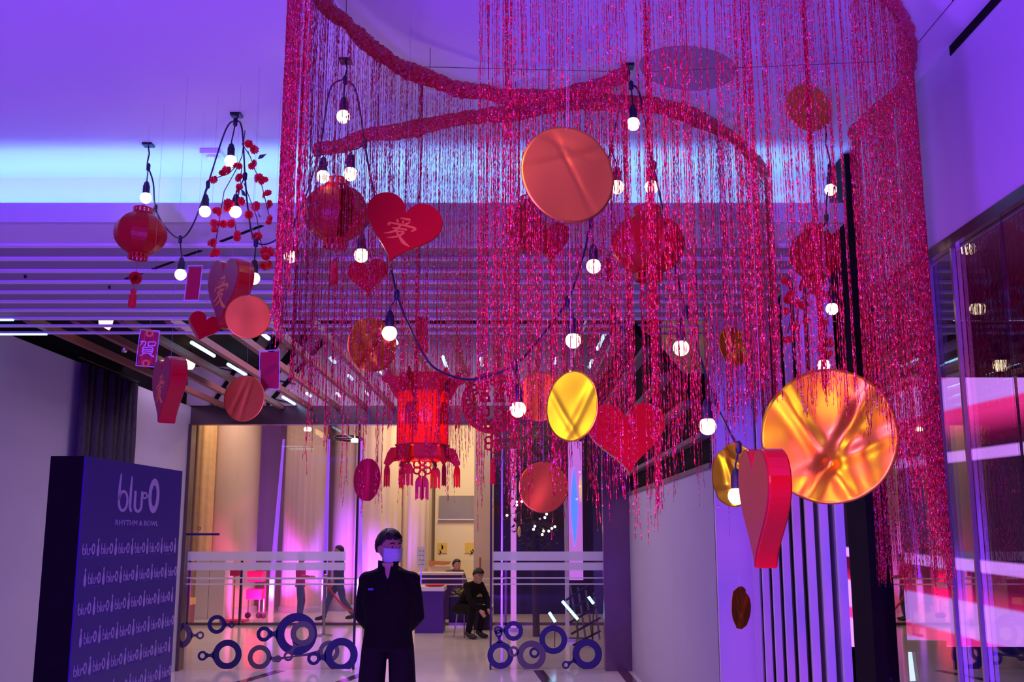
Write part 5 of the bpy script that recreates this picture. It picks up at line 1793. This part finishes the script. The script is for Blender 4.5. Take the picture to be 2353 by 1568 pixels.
# ceiling sensor
c = atZ(490, 350, ZH)
t_ = thing('ceiling_sensor', 'small white square sensor on the ceiling left of the blossoms', 'sensor', (c.x, c.y, ZH))
MB().box((0, 0, -.012), (.11, .11, .024)).build('housing', 'white_plastic', t_)
MB().lathe([(.03, -.036), (.035, -.03), (.035, -.02)], 14).build('lens', 'strip_white', t_)

wires = sroot('trim_2', (0, 4.2, ZH))
for (a_, b_) in (((905, 152), (1440, 165)), ((1480, 165), (2060, 140)), ((2098, 112), (2190, 2)), ((765, 0), (800, 60))):
    rel(MB().tube([atZ(*a_, ZH - .03), atZ(*b_, ZH - .03)], .0014, 5), (0, 4.2, ZH)).build('steel_wire', 'cable_black', wires)
    for q_ in (a_, b_):
        p_ = atZ(*q_, ZH - .03)
        rel(MB().tube([p_, (p_.x, p_.y, ZH)], .003, 5), (0, 4.2, ZH)).build('wire_anchor', 'black_metal', wires)

# ---- blossom sprigs
def flower_mesh():
    mb = MB()
    for L_, n_, rr, up_ in ((0, 5, .022, .006), (1, 5, .015, .012)):
        for q in range(n_):
            a = 2 * PI * q / n_ + L_ * .6
            d = Vector((math.cos(a), 0, math.sin(a)))
            s_ = Vector((-math.sin(a), 0, math.cos(a))) * rr * .48
            y_ = Vector((0, -up_, 0))
            mb.add([Vector((0, 0, 0)), d * rr * .5 + s_ + y_ * .6, d * rr * .95 + s_ * .7 + y_ * 1.3, d * rr * .85 + y_ * 1.0, d * rr * .95 - s_ * .7 + y_ * 1.3, d * rr * .5 - s_ + y_ * .6], [(0, 1, 2, 3), (0, 3, 4, 5)])
    mb.ell((0, -.008, 0), .004, 8, 5)
    return mb.mesh('flower', 'blossom')
FM = flower_mesh()
leafm = MB().add([(0, 0, 0), (.012, -.004, .02), (0, .002, .05), (-.012, -.004, .02)], [(0, 1, 2, 3)]).mesh('leaf', 'leaf_dark')


def sprig(label, twigs, flowers, Y, seed, leaves=()):
    o = atY(*twigs[0][0], Y)
    root = thing('blossom_sprig', label, 'flowers', o, group='red blossom sprigs')
    random.seed(seed)
    for tw in twigs:
        MB().tube([atY(*p, Y + .02) - o for p in tw], .0022, 5).build('twig', 'twig', root)
    for (x, y) in flowers:
        for _ in range(2):
            p = atY(x + random.uniform(-7, 7), y + random.uniform(-5, 5), Y + random.uniform(-.03, .02)) - o
            link('flower', FM, root, p, (random.uniform(-.8, .8), random.uniform(-3, 3), random.uniform(-.9, .9)), [random.uniform(.75, 1.1)] * 3)
    for (x, y) in leaves:
        link('leaf', leafm, root, atY(x, y, Y) - o, (random.uniform(-1, 1), random.uniform(-3, 3), random.uniform(-1, 1)))
    return root

sprig('red blossom sprig trailing from the left light string',
      [[(563, 300), (556, 360), (540, 395), (515, 440), (505, 500), (495, 560), (490, 590)], [(556, 330), (575, 360), (585, 390), (598, 412), (605, 440), (612, 470), (622, 510)], [(556, 380), (550, 440), (537, 500), (545, 545)], [(560, 420), (590, 500), (600, 560), (612, 600)], [(545, 380), (525, 400), (487, 412)]],
      [(575, 330), (580, 346), (583, 378), (543, 378), (520, 392), (510, 398), (487, 410), (598, 410), (606, 412), (545, 412), (551, 434), (616, 448), (560, 463), (612, 472), (590, 470), (525, 470), (503, 486), (527, 480), (570, 492), (537, 513), (622, 508), (499, 515), (508, 512), (492, 528), (549, 543), (492, 556), (493, 582), (590, 540), (600, 548), (604, 575), (620, 580), (608, 590), (606, 610), (622, 612)], 4.66, 21, [(592, 366), (570, 345), (566, 452), (600, 500)])
sprig('red blossom sprig behind the right tinsel near the black corner post',
      [[(1900, 640), (1880, 660), (1850, 680), (1822, 700), (1815, 740), (1808, 780)], [(1890, 655), (1912, 680), (1900, 720), (1893, 770), (1905, 815)], [(1860, 672), (1835, 690), (1832, 740), (1835, 755)]],
      [(1840, 655), (1858, 650), (1868, 672), (1820, 675), (1835, 700), (1832, 700), (1803, 690), (1850, 735), (1840, 755), (1820, 755), (1808, 780), (1890, 745), (1903, 785), (1898, 792), (1908, 812), (1900, 815), (1895, 680), (1915, 670), (1805, 720), (1810, 650)], 4.7, 22, [(1850, 690)])

# ---- pendant lamps below the dark roof
for (px, py, Y, w, lab) in ((243, 741, 8.6, 32, 'flat glowing pendant lamp among the roof slats at far left'), (436, 834, 10.2, 27, 'bell-shaped glowing pendant lamp beside the wall-side heart'), (286, 802, 9.3, 16, 'small dim pendant lamp left of the white-lettered envelope')):
    c_ = atY(px, py, Y)
    k = mpp(c_)
    t_ = thing('pendant_lamp', lab, 'lamp', c_, group='pendant lamps of the vestibule')
    r_ = w / 2 * k
    MB().lathe([(r_ * .55, -r_ * 1.1), (r_ * .85, -r_ * .6), (r_, .3 * r_), (r_ * .95, r_ * .8), (r_ * .9, r_ * .8)], 20).build('shade', 'pendant_glass' if w > 20 else 'steel', t_, True)
    MB().tube([(0, 0, r_ * .5), (0, 0, 3.49 - c_.z)], .008, 6).build('stem', 'black_metal', t_)

# ================================================================== TINSEL CURTAINS
ZT = 3.52


def resample(P, step):
    pts = catmull([(*p, 0) if len(p) == 2 else p for p in P], 12)
    arr = np.array([[q.x, q.y, q.z] for q in pts])
    s = np.concatenate([[0], np.cumsum(np.linalg.norm(np.diff(arr[:, :2], axis=0), axis=1))])
    n_ = int(s[-1] / step)
    u = np.linspace(0, s[-1], n_ + 1)
    return np.stack([np.interp(u, s, arr[:, i]) for i in range(3)], 1), s[-1]


def curtain(label, ctrl, spacing, seed, clumps, long_part=None, wid=.0013, rag=.07):
    """ctrl: pixels of the top band on the height ZT plus the height of the hem there"""
    rng = np.random.default_rng(seed)
    P = []
    for (px, py, zb) in ctrl:
        q = atZ(px, py, ZT)
        P.append((q.x, q.y, zb))
    path, Ltot = resample(P, .004)
    org = Vector((path[0][0], path[0][1], ZT))
    root = thing('tinsel_curtain', label, 'curtain', org, group='red tinsel string curtains')
    # gathered header band: eight rows of loosely folded cord
    m_ = len(path)
    step = 3
    idx = list(range(0, m_, step))
    rows = 9
    vv_, ff_ = [], []
    sag = np.interp(np.arange(len(idx)), np.arange(0, len(idx) + 20, 10), rng.uniform(-.012, .022, len(np.arange(0, len(idx) + 20, 10))))
    lump = np.interp(np.arange(len(idx)), np.arange(0, len(idx) + 8, 4), rng.uniform(-.004, .008, len(np.arange(0, len(idx) + 8, 4))))
    for a, i in enumerate(idx):
        t = path[min(i + 1, m_ - 1)] - path[max(i - 1, 0)]
        t = t[:2] / max(1e-9, np.linalg.norm(t[:2]))
        nrm = np.array([-t[1], t[0]])
        for r_ in range(rows):
            f_ = r_ / (rows - 1)
            bul = (.013 + lump[a]) * math.sin(PI * f_) + rng.uniform(-.004, .006)
            hz = .034 + lump[a] - .072 * f_ - sag[a] * f_ + rng.uniform(-.004, .004)
            vv_.append((path[i][0] - org.x + nrm[0] * bul, path[i][1] - org.y + nrm[1] * bul, hz))
        for r_ in range(rows):
            f_ = 1 - r_ / (rows - 1)
            bul = -(.013 + lump[a]) * math.sin(PI * f_) + rng.uniform(-.006, .004)
            hz = .034 + lump[a] - .072 * f_ - sag[a] * f_ + rng.uniform(-.004, .004)
            vv_.append((path[i][0] - org.x + nrm[0] * bul, path[i][1] - org.y + nrm[1] * bul, hz))
    W_ = rows * 2
    for a in range(len(idx) - 1):
        for r_ in range(W_):
            r2 = (r_ + 1) % W_
            ff_.append((a * W_ + r_, a * W_ + r2, (a + 1) * W_ + r2, (a + 1) * W_ + r_))
    MB().add(vv_, ff_).build('header_band', 'tinsel', root)
    mb = MB()
    for i in range(0, m_, max(1, int(.55 / .004))):
        x, y = path[i][0] - org.x, path[i][1] - org.y
        mb.tube([(x, y, .02), (x, y, ZH - ZT)], .0012, 4)
        MB().tube([(x, y, .02), (x, y, ZH - ZT)], .0012, 4).build('hanger_wire', 'black_metal', root)
    # strands
    s_pos = np.arange(0, Ltot, spacing)
    s_pos = s_pos + rng.uniform(-.5, .5, len(s_pos)) * spacing
    # thinner and thicker stretches
    keep = rng.uniform(0, 1, len(s_pos)) < .62 + .38 * np.sin(s_pos * 41 + 3 * np.sin(s_pos * 13))
    s_pos = s_pos[keep | (rng.uniform(0, 1, len(s_pos)) < .35)]
    for (sc_, n_, w_) in clumps:
        s_pos = np.concatenate([s_pos, rng.normal(sc_ * Ltot, w_, n_)])
    s_pos = np.clip(s_pos, 0, Ltot * .9995)
    sgrid = np.linspace(0, Ltot, m_)
    X = np.interp(s_pos, sgrid, path[:, 0]); Yy = np.interp(s_pos, sgrid, path[:, 1]); ZB = np.interp(s_pos, sgrid, path[:, 2])
    n_ = len(s_pos)
    hem = ZB + rng.normal(0, rag * .45, n_) + rag * np.sin(s_pos * 37 + seed) * np.sin(s_pos * 11) * .8
    if long_part:
        for (f0, f1, zl, pr) in long_part:
            grp = np.sin(s_pos * 53 + 2) > (1 - 2 * pr)
            sel = (s_pos / Ltot > f0) & (s_pos / Ltot < f1) & grp
            hem[sel] = zl + rng.normal(0, .05, sel.sum())
    # neighbouring strands lean together into cords further down
    cen = np.round(s_pos / .055 + .35 * np.sin(s_pos * 17)) * .055
    pull = rng.uniform(0, .75, n_) * (rng.uniform(0, 1, n_) < .6)
    CX = np.interp(np.clip(cen, 0, Ltot), sgrid, path[:, 0]); CY = np.interp(np.clip(cen, 0, Ltot), sgrid, path[:, 1])
    seg = .010
    V, Q, FL_ = [], [], []
    off = 0
    for i in range(n_):
        ln = max(.2, ZT - .03 - hem[i])
        m2 = int(ln / seg)
        tt = np.linspace(0, 1, m2 + 1)
        lean = pull[i] * np.minimum(1, tt * 2.2) ** 1.5
        wob = np.cumsum(rng.normal(0, .00022, m2 + 1))
        tail = np.maximum(0, tt - .92) * rng.normal(0, .08)
        cx = X[i] + (CX[i] - X[i]) * lean + wob + tail
        cy = Yy[i] + (CY[i] - Yy[i]) * lean + np.cumsum(rng.normal(0, .00022, m2 + 1))
        cz = ZT - .025 - ln * tt
        ang = np.cumsum(rng.normal(.9, .9, m2 + 1)) + rng.uniform(0, 6)
        tl = rng.uniform(-.9, .9, m2 + 1) * wid * 2.2
        w_ = wid * rng.uniform(.8, 1.25)
        dx, dy = np.cos(ang) * w_, np.sin(ang) * w_
        a_ = np.stack([cx + dx - org.x, cy + dy - org.y, cz + tl - org.z], 1)
        b_ = np.stack([cx - dx - org.x, cy - dy - org.y, cz - tl - org.z], 1)
        V.append(np.stack([a_, b_], 1).reshape(-1, 3))
        j = off + 2 * np.arange(m2)
        Q.append(np.stack([j, j + 1, j + 3, j + 2], 1))
        off += 2 * (m2 + 1)
    V = np.concatenate(V).astype(np.float32)
    Q = np.concatenate(Q).astype(np.int32)
    me = bpy.data.meshes.new('tinsel_strands')
    me.vertices.add(len(V)); me.vertices.foreach_set('co', V.ravel())
    me.loops.add(Q.size); me.loops.foreach_set('vertex_index', Q.ravel())
    me.polygons.add(len(Q)); me.polygons.foreach_set('loop_start', np.arange(0, Q.size, 4, dtype=np.int32))
    me.materials.append(MATS['tinsel'])
    me.update()
    me.validate()
    o = link('tinsel_strands', me, root)
    o['kind'] = 'stuff'
    return root

curtain('left red tinsel curtain sweeping back from the upper left corner',
        [(730, -380, 2.38), (688, -290, 2.36), (670, -190, 2.32), (684, -95, 2.26), (732, -5, 2.14), (795, 55, 2.1), (900, 140, 2.08), (1000, 185, 2.02), (1100, 213, 1.98), (1250, 225, 1.95), (1350, 205, 1.97), (1440, 172, 2.0)],
        .0042, 1, [(.14, 26, .012), (.30, 14, .006), (.62, 12, .004), (.80, 12, .004)], [(.45, .98, 1.82, .16), (.36, .45, 1.98, .35)])
curtain('rear red tinsel curtain arching behind the bulbs at mid height',
        [(722, 345, 2.35), (775, 335, 2.3), (850, 312, 2.25), (1000, 286, 2.2), (1100, 268, 2.15), (1250, 245, 2.1), (1400, 234, 2.1), (1500, 240, 2.12), (1580, 258, 2.15), (1650, 295, 2.2), (1710, 340, 2.22), (1765, 398, 2.25)],
        .0046, 2, [(.985, 40, .014), (.55, 12, .005), (.75, 14, .006)], [(.3, .75, 1.85, .12)])
curtain('front red tinsel curtain wrapping around to the right wall',
        [(1100, -200, 2.10), (1220, -212, 2.08), (1330, -214, 1.9), (1440, -210, 1.70), (1520, -205, 1.86), (1620, -196, 1.98), (1740, -170, 2.10), (1850, -125, 2.06), (1950, -75, 2.0), (2035, -15, 1.80), (2085, 60, 1.62), (2094, 130, 1.56), (2075, 200, 1.54), (2020, 250, 1.52), (1955, 308, 1.50)],
        .0034, 3, [(.03, 12, .008), (.17, 14, .006), (.27, 26, .014), (.36, 14, .006), (.64, 20, .012), (.72, 30, .02), (.985, 24, .012)], [(.0, .03, 1.82, .3), (.03, .125, 1.76, .5), (.16, .24, 1.92, .3)])
